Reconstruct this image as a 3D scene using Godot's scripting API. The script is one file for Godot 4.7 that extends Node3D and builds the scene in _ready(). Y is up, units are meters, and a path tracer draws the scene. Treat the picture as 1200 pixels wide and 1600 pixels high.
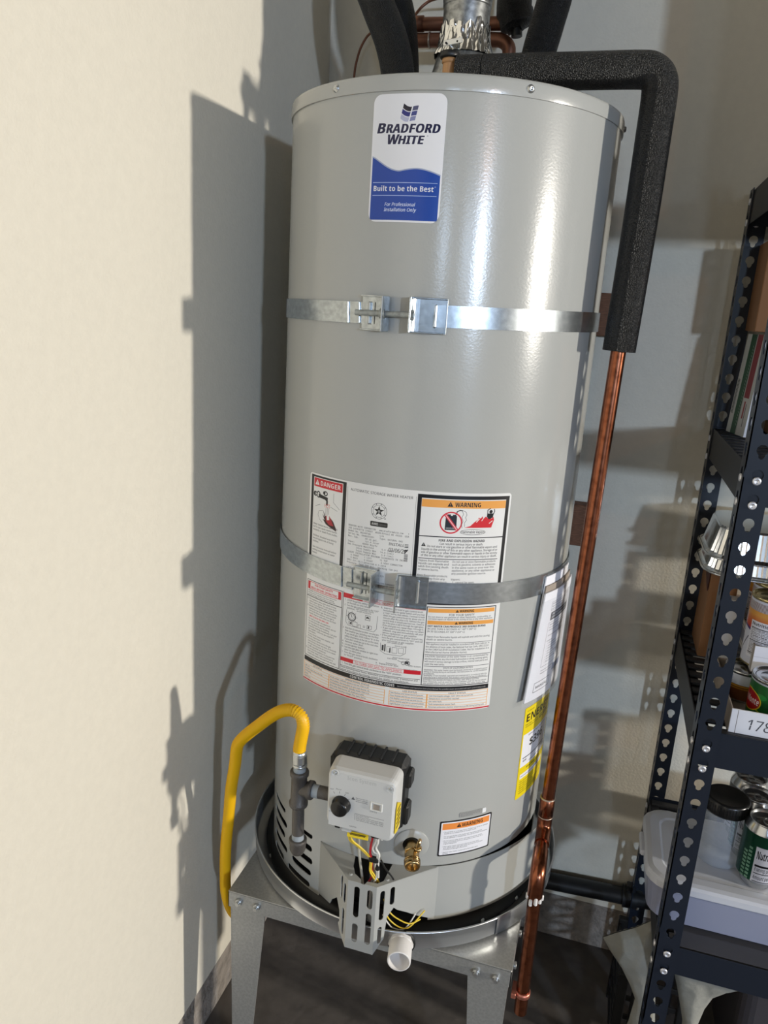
extends Node3D
# Garage corner: a tall grey water heater on a galvanised stand, foam covered pipes, copper relief pipe and a shelf of tinned food.
# Metres, y up, floor at y = 0. Left wall is the plane x = XL, back wall the plane z = ZB; the heater's axis is x = z = 0.

const XL := -0.347
const ZB := -0.34
const XR := 7.4
const ZF := 9.6
const HC := 2.9
const R := 0.254

var M := {}
var taken := {}
var glyphs := {}
var fonts := {}
var rng := RandomNumberGenerator.new()

# ------------------------------------------------------------------ mesh builder
class MB:
	var v := PackedVector3Array()
	var n := PackedVector3Array()
	var uv := PackedVector2Array()
	func tri(a: Vector3, b: Vector3, c: Vector3, na: Vector3, nb: Vector3, nc: Vector3, ua := Vector2.ZERO, ub := Vector2.ZERO, uc := Vector2.ZERO) -> void:
		var g := (b - a).cross(c - a)
		if g.length_squared() < 1e-22:
			return
		if g.dot(na + nb + nc) > 0.0:
			v.append_array([a, c, b]); n.append_array([na, nc, nb]); uv.append_array([ua, uc, ub])
		else:
			v.append_array([a, b, c]); n.append_array([na, nb, nc]); uv.append_array([ua, ub, uc])
	func quadn(a: Vector3, b: Vector3, c: Vector3, d: Vector3, nn: Vector3, t0 := Vector2(0, 0), t1 := Vector2(1, 0), t2 := Vector2(1, 1), t3 := Vector2(0, 1)) -> void:
		tri(a, b, c, nn, nn, nn, t0, t1, t2)
		tri(a, c, d, nn, nn, nn, t0, t2, t3)
	func quad_out(a: Vector3, b: Vector3, c: Vector3, d: Vector3, inside: Vector3) -> void:
		var g := (c - a).cross(d - b)
		if g.length_squared() < 1e-22:
			g = (b - a).cross(c - a)
		g = g.normalized()
		if g.dot((a + b + c + d) / 4.0 - inside) < 0.0:
			g = -g
		quadn(a, b, c, d, g)
	func tri_out(a: Vector3, b: Vector3, c: Vector3, inside: Vector3) -> void:
		var g := (b - a).cross(c - a).normalized()
		if g.dot((a + b + c) / 3.0 - inside) < 0.0:
			g = -g
		tri(a, b, c, g, g, g)
	# a bevelled box; the basis turns it
	func box(c: Vector3, s: Vector3, bev := 0.0, bs := Basis()) -> void:
		var h := s / 2.0
		var e: float = minf(bev, minf(h.x, minf(h.y, h.z)) * 0.9)
		var ax := [Vector3(1, 0, 0), Vector3(0, 1, 0), Vector3(0, 0, 1)]
		var pt := func(sx: float, sy: float, sz: float, k: int) -> Vector3:
			var p := Vector3(sx * (h.x - (0.0 if k == 0 else e)), sy * (h.y - (0.0 if k == 1 else e)), sz * (h.z - (0.0 if k == 2 else e)))
			return c + bs * p
		for k in 3:
			for sg in [-1.0, 1.0]:
				var q := []
				for t in [[-1, -1], [1, -1], [1, 1], [-1, 1]]:
					var w := [0.0, 0.0, 0.0]
					w[k] = sg; w[(k + 1) % 3] = t[0]; w[(k + 2) % 3] = t[1]
					q.append(pt.call(w[0], w[1], w[2], k))
				quadn(q[0], q[1], q[2], q[3], bs * (ax[k] * sg))
		if e <= 0.0:
			return
		for k in 3:
			var i := (k + 1) % 3
			var j := (k + 2) % 3
			for si in [-1.0, 1.0]:
				for sj in [-1.0, 1.0]:
					var a := [0.0, 0.0, 0.0]
					a[i] = si; a[j] = sj
					a[k] = -1.0
					var p0: Vector3 = pt.call(a[0], a[1], a[2], i)
					var p1: Vector3 = pt.call(a[0], a[1], a[2], j)
					a[k] = 1.0
					var p2: Vector3 = pt.call(a[0], a[1], a[2], j)
					var p3: Vector3 = pt.call(a[0], a[1], a[2], i)
					quadn(p0, p1, p2, p3, bs * ((ax[i] * si + ax[j] * sj).normalized()))
		for sx in [-1.0, 1.0]:
			for sy in [-1.0, 1.0]:
				for sz in [-1.0, 1.0]:
					var nn: Vector3 = bs * Vector3(sx, sy, sz).normalized()
					tri(pt.call(sx, sy, sz, 0), pt.call(sx, sy, sz, 1), pt.call(sx, sy, sz, 2), nn, nn, nn)
	# a box given by its corners
	func span(a: Vector3, b: Vector3, bev := 0.0) -> void:
		box((a + b) / 2.0, (b - a).abs(), bev)
	# a tube along points; radius may be a number or one per point
	func tube(pts: Array, rad, sides := 14, caps := true) -> void:
		var cnt := pts.size()
		var up := Vector3.ZERO
		var rings := []
		var norms := []
		var along := 0.0
		var vs := []
		for i in cnt:
			var p: Vector3 = pts[i]
			var t: Vector3 = (pts[mini(i + 1, cnt - 1)] - pts[maxi(i - 1, 0)]).normalized()
			if i == 0:
				up = Vector3.UP if absf(t.y) < 0.9 else Vector3.RIGHT
			else:
				along += p.distance_to(pts[i - 1])
			up = (up - t * up.dot(t)).normalized()
			var s := t.cross(up)
			var r: float = rad[i] if rad is Array or rad is PackedFloat32Array else rad
			var ring := []
			var nr := []
			for k in sides + 1:
				var a := TAU * k / sides
				var d := up * cos(a) + s * sin(a)
				ring.append(p + d * r); nr.append(d)
			rings.append(ring); norms.append(nr); vs.append(along)
		for i in cnt - 1:
			for k in sides:
				var u0 := Vector2(float(k) / sides, vs[i]); var u1 := Vector2(float(k + 1) / sides, vs[i])
				var u2 := Vector2(float(k + 1) / sides, vs[i + 1]); var u3 := Vector2(float(k) / sides, vs[i + 1])
				tri(rings[i][k], rings[i][k + 1], rings[i + 1][k + 1], norms[i][k], norms[i][k + 1], norms[i + 1][k + 1], u0, u1, u2)
				tri(rings[i][k], rings[i + 1][k + 1], rings[i + 1][k], norms[i][k], norms[i + 1][k + 1], norms[i + 1][k], u0, u2, u3)
		if caps:
			for e in [0, cnt - 1]:
				var t2: Vector3 = (pts[0] - pts[1]).normalized() if e == 0 else (pts[cnt - 1] - pts[cnt - 2]).normalized()
				for k in sides:
					tri(pts[e], rings[e][k], rings[e][k + 1], t2, t2, t2)
	# turn a profile of (radius, height) about y, then place it; a repeated point makes a hard edge. Outside lies to the right of the profile going up
	func lathe(prof: Array, segs := 32, xf := Transform3D(), a0 := 0.0, a1 := TAU, smooth := true) -> void:
		var m := prof.size()
		var nrm := []
		for i in m:
			var d := Vector2.ZERO
			if i > 0 and (prof[i] - prof[i - 1]).length() > 1e-7:
				d += (prof[i] - prof[i - 1]).normalized()
			if i < m - 1 and (prof[i + 1] - prof[i]).length() > 1e-7:
				d += (prof[i + 1] - prof[i]).normalized()
			d = d.normalized()
			nrm.append(Vector2(d.y, -d.x))
		for i in m - 1:
			if (prof[i + 1] - prof[i]).length() < 1e-7:
				continue
			var fl: Vector2 = (prof[i + 1] - prof[i]).normalized()
			fl = Vector2(fl.y, -fl.x)
			for k in segs:
				var b0 := a0 + (a1 - a0) * k / segs
				var b1 := a0 + (a1 - a0) * (k + 1) / segs
				var q := []
				var w := []
				var t := []
				for c in [[i, b0], [i, b1], [i + 1, b1], [i + 1, b0]]:
					var pr: Vector2 = prof[c[0]]
					var nn: Vector2 = nrm[c[0]] if smooth else fl
					q.append(xf * Vector3(pr.x * sin(c[1]), pr.y, pr.x * cos(c[1])))
					w.append((xf.basis * Vector3(nn.x * sin(c[1]), nn.y, nn.x * cos(c[1]))).normalized())
					t.append(Vector2((c[1] - a0) / (a1 - a0), float(c[0]) / (m - 1)))
				tri(q[0], q[1], q[2], w[0], w[1], w[2], t[0], t[1], t[2])
				tri(q[0], q[2], q[3], w[0], w[2], w[3], t[0], t[2], t[3])
	# a flat polygon given thickness: o + u*x + w*y, thickness along nn
	func prism(poly: PackedVector2Array, o: Vector3, u: Vector3, w: Vector3, th: float) -> void:
		var nn := u.cross(w).normalized()
		var ids := Geometry2D.triangulate_polygon(poly)
		for s in [0.0, 1.0]:
			var nd := nn if s == 1.0 else -nn
			for i in range(0, ids.size(), 3):
				var p := []
				for k in 3:
					var c := poly[ids[i + k]]
					p.append(o + u * c.x + w * c.y + nn * (th * s))
				tri(p[0], p[1], p[2], nd, nd, nd)
		var mid := Vector2.ZERO
		var area := 0.0
		for i in poly.size():
			area += poly[i].cross(poly[(i + 1) % poly.size()])
		for i in poly.size():
			var a := poly[i]
			var b := poly[(i + 1) % poly.size()]
			var e := (b - a)
			var nx := Vector2(e.y, -e.x).normalized() * signf(area)
			var q := u * nx.x + w * nx.y
			quadn(o + u * a.x + w * a.y, o + u * b.x + w * b.y, o + u * b.x + w * b.y + nn * th, o + u * a.x + w * a.y + nn * th, q.normalized())
	# closed section rings (same count each) skinned with flat quads, ends capped
	func loft(rings: Array, caps := true) -> void:
		var mid := Vector3.ZERO
		var cnt := 0
		for r in rings:
			for p in r:
				mid += p; cnt += 1
		mid /= cnt
		for i in rings.size() - 1:
			var k: int = rings[i].size()
			var axis_mid := Vector3.ZERO
			for j in k:
				axis_mid += rings[i][j] + rings[i + 1][j]
			axis_mid /= 2.0 * k
			for j in k:
				quad_out(rings[i][j], rings[i][(j + 1) % k], rings[i + 1][(j + 1) % k], rings[i + 1][j], axis_mid if rings.size() > 2 else mid)
		if caps:
			for e in [0, rings.size() - 1]:
				var c := Vector3.ZERO
				for p in rings[e]:
					c += p
				c /= rings[e].size()
				for j in rings[e].size():
					tri_out(c, rings[e][j], rings[e][(j + 1) % rings[e].size()], mid)
	func mesh(off := Vector3.ZERO) -> ArrayMesh:
		var arr := []
		arr.resize(Mesh.ARRAY_MAX)
		var vv := v.duplicate()
		for i in vv.size():
			vv[i] -= off
		arr[Mesh.ARRAY_VERTEX] = vv
		arr[Mesh.ARRAY_NORMAL] = n
		arr[Mesh.ARRAY_TEX_UV] = uv
		var am := ArrayMesh.new()
		am.add_surface_from_arrays(Mesh.PRIMITIVE_TRIANGLES, arr)
		return am

# ------------------------------------------------------------------ things and parts
func numbered(called: String) -> String:
	var c: int = taken.get(called, 0)
	taken[called] = c + 1
	return called if c == 0 else "%s_%03d" % [called, c]

func tag(o: Node, label: String, category: String, group := "", kind := "") -> void:
	if label: o.set_meta("label", label)
	if category: o.set_meta("category", category)
	if group: o.set_meta("group", group)
	if kind: o.set_meta("kind", kind)

func thing(called: String, label: String, category: String, at: Vector3, group := "") -> Node3D:
	var o := Node3D.new()
	o.name = numbered(called)
	o.position = at
	add_child(o)
	tag(o, label, category, group)
	return o

# the point in the world at which a node that is still upright stands
func stands(o: Node) -> Vector3:
	var p := Vector3.ZERO
	while o != self:
		p += o.position
		o = o.get_parent()
	return p

func part(called: String, b: MB, m: Material, parent: Node, label := "") -> MeshInstance3D:
	var o := MeshInstance3D.new()
	o.name = called
	o.mesh = b.mesh(stands(parent))
	o.material_override = m
	parent.add_child(o, true)
	if label: o.set_meta("label", label)
	return o

func single(called: String, b: MB, m: Material, label: String, category: String, at: Vector3, group := "", kind := "") -> MeshInstance3D:
	var o := MeshInstance3D.new()
	o.name = numbered(called)
	o.position = at
	o.mesh = b.mesh(at)
	o.material_override = m
	add_child(o)
	tag(o, label, category, group, kind)
	return o

func copy_of(o: Node3D, at: Vector3, label: String) -> Node3D:
	var c: Node3D = o.duplicate()
	c.name = numbered(String(o.name).rstrip("0123456789").trim_suffix("_"))
	c.position = at
	add_child(c)
	c.set_meta("label", label)
	return c

# ------------------------------------------------------------------ materials
func noise(freq: float, kind := FastNoiseLite.TYPE_SIMPLEX_SMOOTH, oct := 4, sd := 1) -> FastNoiseLite:
	var f := FastNoiseLite.new()
	f.noise_type = kind
	f.frequency = freq
	f.fractal_octaves = oct
	f.seed = sd
	return f

func ramp_tex(f: FastNoiseLite, stops: Array, cols: Array, size := 512) -> NoiseTexture2D:
	var t := NoiseTexture2D.new()
	t.width = size; t.height = size; t.seamless = true; t.noise = f
	var g := Gradient.new()
	g.offsets = PackedFloat32Array(stops)
	g.colors = PackedColorArray(cols)
	t.color_ramp = g
	return t

func bump_tex(f: FastNoiseLite, strength: float, size := 512) -> NoiseTexture2D:
	var t := NoiseTexture2D.new()
	t.width = size; t.height = size; t.seamless = true; t.noise = f
	t.as_normal_map = true; t.bump_strength = strength
	return t

func mat(called: String, c: Color, rough := 0.6, metal := 0.0, spec := 0.5) -> StandardMaterial3D:
	var m := StandardMaterial3D.new()
	m.resource_name = called
	m.albedo_color = c; m.roughness = rough; m.metallic = metal; m.metallic_specular = spec
	M[called] = m
	return m

func tri_map(m: StandardMaterial3D, scale: float) -> void:
	m.uv1_triplanar = true; m.uv1_world_triplanar = true
	m.uv1_scale = Vector3.ONE * scale

func bumped(m: StandardMaterial3D, t: Texture2D, amount := 1.0) -> void:
	m.normal_enabled = true; m.normal_texture = t; m.normal_scale = amount

func grey(x: float) -> Color:
	return Color(x, x, x)

func make_materials() -> void:
	var W := Color.WHITE
	var m := mat("painted drywall", Color(0.88, 0.855, 0.795), 0.85, 0.0, 0.3)
	m.albedo_texture = ramp_tex(noise(0.02, FastNoiseLite.TYPE_SIMPLEX_SMOOTH, 5, 3), [0.0, 1.0], [grey(0.98), W])
	bumped(m, bump_tex(noise(0.06, FastNoiseLite.TYPE_SIMPLEX_SMOOTH, 4, 8), 3.0), 0.22); tri_map(m, 4.2)
	m = mat("concrete floor", Color(0.40, 0.375, 0.355), 0.75)
	m.albedo_texture = ramp_tex(noise(0.012, FastNoiseLite.TYPE_SIMPLEX_SMOOTH, 6, 5), [0.0, 0.42, 0.6, 1.0], [grey(0.84), grey(0.92), grey(0.96), W], 1024)
	bumped(m, bump_tex(noise(0.05, FastNoiseLite.TYPE_SIMPLEX_SMOOTH, 4, 9), 2.0), 0.2); tri_map(m, 1.3)
	m = mat("cast concrete", Color(0.62, 0.585, 0.55), 0.9)
	m.albedo_texture = ramp_tex(noise(0.02, FastNoiseLite.TYPE_SIMPLEX_SMOOTH, 6, 15), [0.0, 0.4, 0.65, 1.0], [grey(0.74), grey(0.88), grey(0.95), W])
	bumped(m, bump_tex(noise(0.06, FastNoiseLite.TYPE_SIMPLEX_SMOOTH, 5, 19), 6.0), 0.6); tri_map(m, 2.5)
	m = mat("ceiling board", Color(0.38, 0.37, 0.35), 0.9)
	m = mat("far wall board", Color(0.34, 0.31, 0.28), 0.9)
	m = mat("grey enamel", Color(0.665, 0.668, 0.652), 0.2, 0.0, 0.55)
	bumped(m, bump_tex(noise(0.06, FastNoiseLite.TYPE_SIMPLEX_SMOOTH, 2, 21), 1.0), 0.22); tri_map(m, 7.0)
	m = mat("grey sheet", Color(0.665, 0.668, 0.652), 0.34, 0.0, 0.5)
	m = mat("galvanised", Color(0.70, 0.70, 0.685), 0.42, 0.5)
	m.albedo_texture = ramp_tex(noise(0.035, FastNoiseLite.TYPE_CELLULAR, 2, 31), [0.0, 0.5, 1.0], [grey(0.88), grey(0.95), W])
	m.roughness_texture = ramp_tex(noise(0.03, FastNoiseLite.TYPE_CELLULAR, 2, 32), [0.0, 1.0], [grey(0.75), W])
	tri_map(m, 11.0)
	m = mat("dull zinc", Color(0.70, 0.72, 0.71), 0.5, 0.55)
	m.albedo_texture = ramp_tex(noise(0.03, FastNoiseLite.TYPE_SIMPLEX_SMOOTH, 5, 33), [0.0, 0.5, 1.0], [grey(0.7), grey(0.9), W]); tri_map(m, 6.0)
	m = mat("bright zinc", Color(0.82, 0.85, 0.87), 0.26, 0.95)
	m.albedo_texture = ramp_tex(noise(0.02, FastNoiseLite.TYPE_SIMPLEX_SMOOTH, 4, 36), [0.0, 1.0], [grey(0.78), W]); tri_map(m, 9.0)
	m = mat("aluminium", Color(0.85, 0.86, 0.87), 0.3, 0.9)
	m = mat("steel bolt", Color(0.78, 0.79, 0.79), 0.33, 0.9)
	m = mat("duct steel", Color(0.72, 0.73, 0.73), 0.36, 0.9)
	m.albedo_texture = ramp_tex(noise(0.02, FastNoiseLite.TYPE_SIMPLEX_SMOOTH, 5, 37), [0.0, 0.6, 1.0], [grey(0.6), grey(0.9), W]); tri_map(m, 8.0)
	m = mat("foil", Color(0.93, 0.93, 0.92), 0.18, 1.0)
	m = mat("black foam", Color(0.075, 0.08, 0.085), 0.42, 0.0, 0.5)
	bumped(m, bump_tex(noise(0.09, FastNoiseLite.TYPE_SIMPLEX_SMOOTH, 3, 41), 16.0), 1.0); tri_map(m, 9.0)
	m = mat("copper", Color(0.66, 0.42, 0.32), 0.25, 1.0)
	m.albedo_texture = ramp_tex(noise(0.02, FastNoiseLite.TYPE_SIMPLEX_SMOOTH, 5, 43), [0.0, 0.45, 1.0], [Color(0.62, 0.55, 0.5), Color(0.9, 0.86, 0.82), W]); tri_map(m, 5.0)
	m = mat("old copper", Color(0.52, 0.36, 0.29), 0.45, 0.8)
	m = mat("solder", Color(0.74, 0.68, 0.62), 0.4, 0.8)
	m = mat("brass", Color(0.80, 0.68, 0.47), 0.25, 1.0)
	m = mat("tan plastic", Color(0.74, 0.55, 0.36), 0.5)
	m = mat("yellow coating", Color(0.94, 0.72, 0.03), 0.42, 0.0, 0.5)
	m = mat("black iron", Color(0.37, 0.355, 0.34), 0.45, 0.5)
	bumped(m, bump_tex(noise(0.08, FastNoiseLite.TYPE_SIMPLEX_SMOOTH, 3, 47), 6.0), 0.6); tri_map(m, 12.0)
	m = mat("thread tape", Color(0.63, 0.66, 0.68), 0.6, 0.3)
	m = mat("black plastic", Color(0.085, 0.087, 0.09), 0.45)
	m = mat("black hollow", Color(0.05, 0.05, 0.05), 0.9)
	m = mat("light grey plastic", Color(0.80, 0.80, 0.79), 0.38)
	m = mat("white plastic", Color(0.88, 0.88, 0.86), 0.35)
	m = mat("pvc white", Color(0.90, 0.885, 0.87), 0.3)
	m = mat("red wire", Color(0.70, 0.12, 0.17), 0.4)
	m = mat("yellow wire", Color(0.93, 0.80, 0.25), 0.4)
	m = mat("white wire", Color(0.90, 0.89, 0.86), 0.4)
	m = mat("grey tube", Color(0.74, 0.73, 0.68), 0.4, 0.3)
	m = mat("shelf enamel", Color(0.10, 0.127, 0.175), 0.36, 0.0, 0.5)
	m = mat("deck black", Color(0.13, 0.135, 0.15), 0.5)
	m = mat("rivet", Color(0.88, 0.88, 0.90), 0.3, 0.6)
	m = mat("raw wood", Color(0.60, 0.41, 0.30), 0.75)
	m.albedo_texture = ramp_tex(noise(0.03, FastNoiseLite.TYPE_SIMPLEX_SMOOTH, 4, 51), [0.0, 1.0], [grey(0.6), W])
	m.uv1_triplanar = true; m.uv1_world_triplanar = true; m.uv1_scale = Vector3(3, 40, 3)
	m = mat("abs black", Color(0.11, 0.115, 0.125), 0.4)
	m = mat("cardboard", Color(0.58, 0.41, 0.27), 0.8)
	m = mat("dark card", Color(0.30, 0.16, 0.13), 0.8)
	m = mat("white card", Color(0.88, 0.88, 0.89), 0.55)
	m = mat("paper", Color(0.92, 0.92, 0.94), 0.6)
	m = mat("grey card", Color(0.62, 0.57, 0.52), 0.8)
	m = mat("frosted plastic", Color(0.84, 0.85, 0.88), 0.3)
	m.backlight_enabled = true; m.backlight = Color(0.5, 0.5, 0.52)
	m = mat("frosted body", Color(0.60, 0.62, 0.71), 0.28)
	m.backlight_enabled = true; m.backlight = Color(0.35, 0.36, 0.40)
	m = mat("clear plastic", Color(0.86, 0.90, 0.96, 0.30), 0.06)
	m.transparency = BaseMaterial3D.TRANSPARENCY_ALPHA
	m = mat("pouch film", Color(0.9, 0.92, 0.95, 0.12), 0.1)
	m.transparency = BaseMaterial3D.TRANSPARENCY_ALPHA
	m = mat("lid black", Color(0.10, 0.10, 0.10), 0.25)
	m = mat("tin", Color(0.80, 0.81, 0.82), 0.22, 1.0)
	m = mat("gold tin", Color(0.83, 0.76, 0.56), 0.22, 1.0)
	m = mat("liner film", Color(0.25, 0.245, 0.245), 0.08, 0.0, 0.6)
	m = mat("sack cloth", Color(0.56, 0.555, 0.52), 0.8)
	bumped(m, bump_tex(noise(0.02, FastNoiseLite.TYPE_SIMPLEX_SMOOTH, 4, 61), 6.0), 0.5); tri_map(m, 3.5)
	m = mat("pink cloth", Color(0.86, 0.62, 0.60), 0.8)
	m = mat("dark bin", Color(0.25, 0.235, 0.25), 0.6)
	m = mat("sticker edge", Color(0.86, 0.86, 0.85), 0.4)

func printed(called: String, c: Canvas, rough := 0.4, metal := 0.0) -> StandardMaterial3D:
	var m := mat(called, Color.WHITE, rough, metal)
	m.albedo_texture = ImageTexture.create_from_image(c.img)
	m.texture_repeat = false
	return m

# ------------------------------------------------------------------ flat print: a canvas in millimetres
class Canvas:
	var img: Image
	var s: float
	var host
	func _init(h, w_mm: float, h_mm: float, scale: float, bg: Color) -> void:
		host = h; s = scale
		img = Image.create(int(round(w_mm * s)), int(round(h_mm * s)), false, Image.FORMAT_RGB8)
		img.fill(bg)
	func rect(x: float, y: float, w: float, h: float, c: Color) -> void:
		fill([PackedVector2Array([Vector2(x, y), Vector2(x + w, y), Vector2(x + w, y + h), Vector2(x, y + h)])], c)
	func frame(x: float, y: float, w: float, h: float, t: float, c: Color) -> void:
		rect(x, y, w, t, c); rect(x, y + h - t, w, t, c); rect(x, y, t, h, c); rect(x + w - t, y, t, h, c)
	func poly(p: Array, c: Color) -> void:
		fill([PackedVector2Array(p)], c)
	func stroke(p: Array, t: float, c: Color) -> void:
		for i in p.size() - 1:
			var a: Vector2 = p[i]
			var b: Vector2 = p[i + 1]
			var d := (b - a).normalized()
			var k := Vector2(-d.y, d.x) * t / 2.0
			var e := d * t * 0.25
			fill([PackedVector2Array([a - e + k, b + e + k, b + e - k, a - e - k])], c)
	func disc(cx: float, cy: float, r: float, c: Color, ry := -1.0) -> void:
		fill([ring_pts(cx, cy, r, ry)], c)
	func ring_pts(cx: float, cy: float, r: float, ry := -1.0) -> PackedVector2Array:
		var p := PackedVector2Array()
		for k in 40:
			p.append(Vector2(cx + r * cos(TAU * k / 40.0), cy + (r if ry < 0.0 else ry) * sin(TAU * k / 40.0)))
		return p
	func ring(cx: float, cy: float, r: float, t: float, c: Color, ry := -1.0) -> void:
		fill([ring_pts(cx, cy, r, ry), ring_pts(cx, cy, r - t, -1.0 if ry < 0.0 else ry - t)], c)
	func alert(x: float, y: float, h: float, c: Color, mark: Color) -> void:
		poly([Vector2(x, y + h), Vector2(x + h * 0.58, y), Vector2(x + h * 1.16, y + h)], c)
		rect(x + h * 0.53, y + h * 0.33, h * 0.1, h * 0.34, mark)
		rect(x + h * 0.53, y + h * 0.76, h * 0.1, h * 0.1, mark)
	# text with its baseline at y; cap is the height of a capital letter; fit gives the whole width
	func text(t: String, x: float, y: float, cap: float, c: Color, bold := false, fit := 0.0, slant := 0.0, mid := false, face := "Droid Sans") -> float:
		var k := cap / (0.714 * 64.0)
		var total := 0.0
		for ch in t:
			total += host.glyph(face, bold, ch).adv
		var kx := k
		if fit > 0.0 and total > 0.0:
			kx = fit / total
		var at := x - (total * kx / 2.0 if mid else 0.0)
		for ch in t:
			var g: Dictionary = host.glyph(face, bold, ch)
			if g.loops.size():
				var loops := []
				for lp in g.loops:
					var q := PackedVector2Array()
					for p in lp:
						q.append(Vector2(at + p.x * kx - p.y * k * slant, y + p.y * k))
					loops.append(q)
				fill(loops, c)
			at += g.adv * kx
		return at
	func lines(list: Array, x: float, y: float, step: float, cap: float, c: Color, wmax := 0.0, bold := false, face := "Droid Sans") -> void:
		for i in list.size():
			var t: String = list[i]
			if t == "": continue
			var w := 0.0
			if wmax > 0.0:
				for ch in t:
					w += host.glyph(face, bold, ch).adv
				w *= cap / (0.714 * 64.0)
				w = wmax if w > wmax else 0.0
			text(t, x, y + step * i, cap, c, bold, w, 0.0, false, face)
	# fills loops (even-odd) with soft edges
	func fill(loops: Array, c: Color) -> void:
		var ex := PackedFloat32Array()
		var lo := Vector2(1e9, 1e9)
		var hi := -lo
		for lp in loops:
			var m: int = lp.size()
			for i in m:
				var a: Vector2 = lp[i] * s
				var b: Vector2 = lp[(i + 1) % m] * s
				lo = lo.min(a); hi = hi.max(a)
				if absf(a.y - b.y) > 1e-6:
					if a.y < b.y: ex.append_array([a.y, b.y, a.x, (b.x - a.x) / (b.y - a.y)])
					else: ex.append_array([b.y, a.y, b.x, (a.x - b.x) / (a.y - b.y)])
		var W := img.get_width()
		var x0 := clampi(int(floor(lo.x)), 0, W)
		var x1 := clampi(int(ceil(hi.x)), 0, W)
		var y0 := clampi(int(floor(lo.y)), 0, img.get_height())
		var y1 := clampi(int(ceil(hi.y)), 0, img.get_height())
		if x1 <= x0: return
		var subs := 3
		for y in range(y0, y1):
			var cov := PackedFloat32Array()
			cov.resize(x1 - x0 + 1)
			for sb in subs:
				var yy := y + (sb + 0.5) / subs
				var xs := PackedFloat32Array()
				for i in range(0, ex.size(), 4):
					if yy >= ex[i] and yy < ex[i + 1]:
						xs.append(ex[i + 2] + (yy - ex[i]) * ex[i + 3])
				xs.sort()
				for i in range(0, xs.size() - 1, 2):
					var a2 := clampf(xs[i], x0, x1) - x0
					var b2 := clampf(xs[i + 1], x0, x1) - x0
					if b2 <= a2: continue
					var ia := int(a2)
					var ib := int(b2)
					if ia == ib:
						cov[ia] += b2 - a2
					else:
						cov[ia] += ia + 1 - a2
						for k in range(ia + 1, ib):
							cov[k] += 1.0
						cov[ib] += b2 - ib
			var k2 := 0
			while k2 < x1 - x0:
				var f := cov[k2] / subs
				if f > 0.995:
					var e := k2
					while e < x1 - x0 and cov[e] / subs > 0.995:
						e += 1
					img.fill_rect(Rect2i(x0 + k2, y, e - k2, 1), c)
					k2 = e
					continue
				if f > 0.004:
					img.set_pixel(x0 + k2, y, img.get_pixel(x0 + k2, y).lerp(c, minf(f, 1.0)))
				k2 += 1

func glyph(face: String, bold: bool, ch: String) -> Dictionary:
	var key := face + ("b" if bold else "r") + ch
	if glyphs.has(key):
		return glyphs[key]
	var fk := face + ("b" if bold else "r")
	if not fonts.has(fk):
		var f := SystemFont.new()
		f.font_names = PackedStringArray([face])
		f.font_weight = 700 if bold else 400
		fonts[fk] = f
	var ts := TextServerManager.get_primary_interface()
	var rid: RID = fonts[fk].get_rids()[0]
	var gi := ts.font_get_glyph_index(rid, 64, ch.unicode_at(0), 0)
	var d := ts.font_get_glyph_contours(rid, 64, gi)
	var loops := []
	if d.has("contours"):
		var from := 0
		for e in d.contours:
			var lp := PackedVector2Array()
			for i in range(from, e + 1):
				var p := Vector2(d.points[i].x, d.points[i].y)
				if lp.is_empty() or lp[lp.size() - 1].distance_to(p) > 2.2:
					lp.append(p)
			from = e + 1
			if lp.size() > 2: loops.append(lp)
	glyphs[key] = {"adv": ts.font_get_glyph_advance(rid, 64, gi).x, "loops": loops}
	return glyphs[key]

# ------------------------------------------------------------------ plates with openings
func keyhole(c: Vector2, r := 0.0078, w := 0.0042, deep := 0.0128) -> PackedVector2Array:
	var p := PackedVector2Array()
	var st := asin(w / r)
	for k in 13:
		var a := -PI / 2 + st + (TAU - 2 * st) * k / 12.0
		p.append(c + Vector2(cos(a), sin(a)) * r)
	for k in 5:
		var a := PI + PI * k / 4.0
		p.append(c + Vector2(cos(a) * w, -deep + w + sin(a) * w))
	return p

func stadium(c: Vector2, w: float, h: float) -> PackedVector2Array:
	var p := PackedVector2Array()
	var r := w / 2.0
	for k in 9:
		var a := PI * k / 8.0
		p.append(c + Vector2(cos(a) * r, h / 2 - r + sin(a) * r))
	for k in 9:
		var a := PI + PI * k / 8.0
		p.append(c + Vector2(cos(a) * r, -h / 2 + r + sin(a) * r))
	return p

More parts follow.
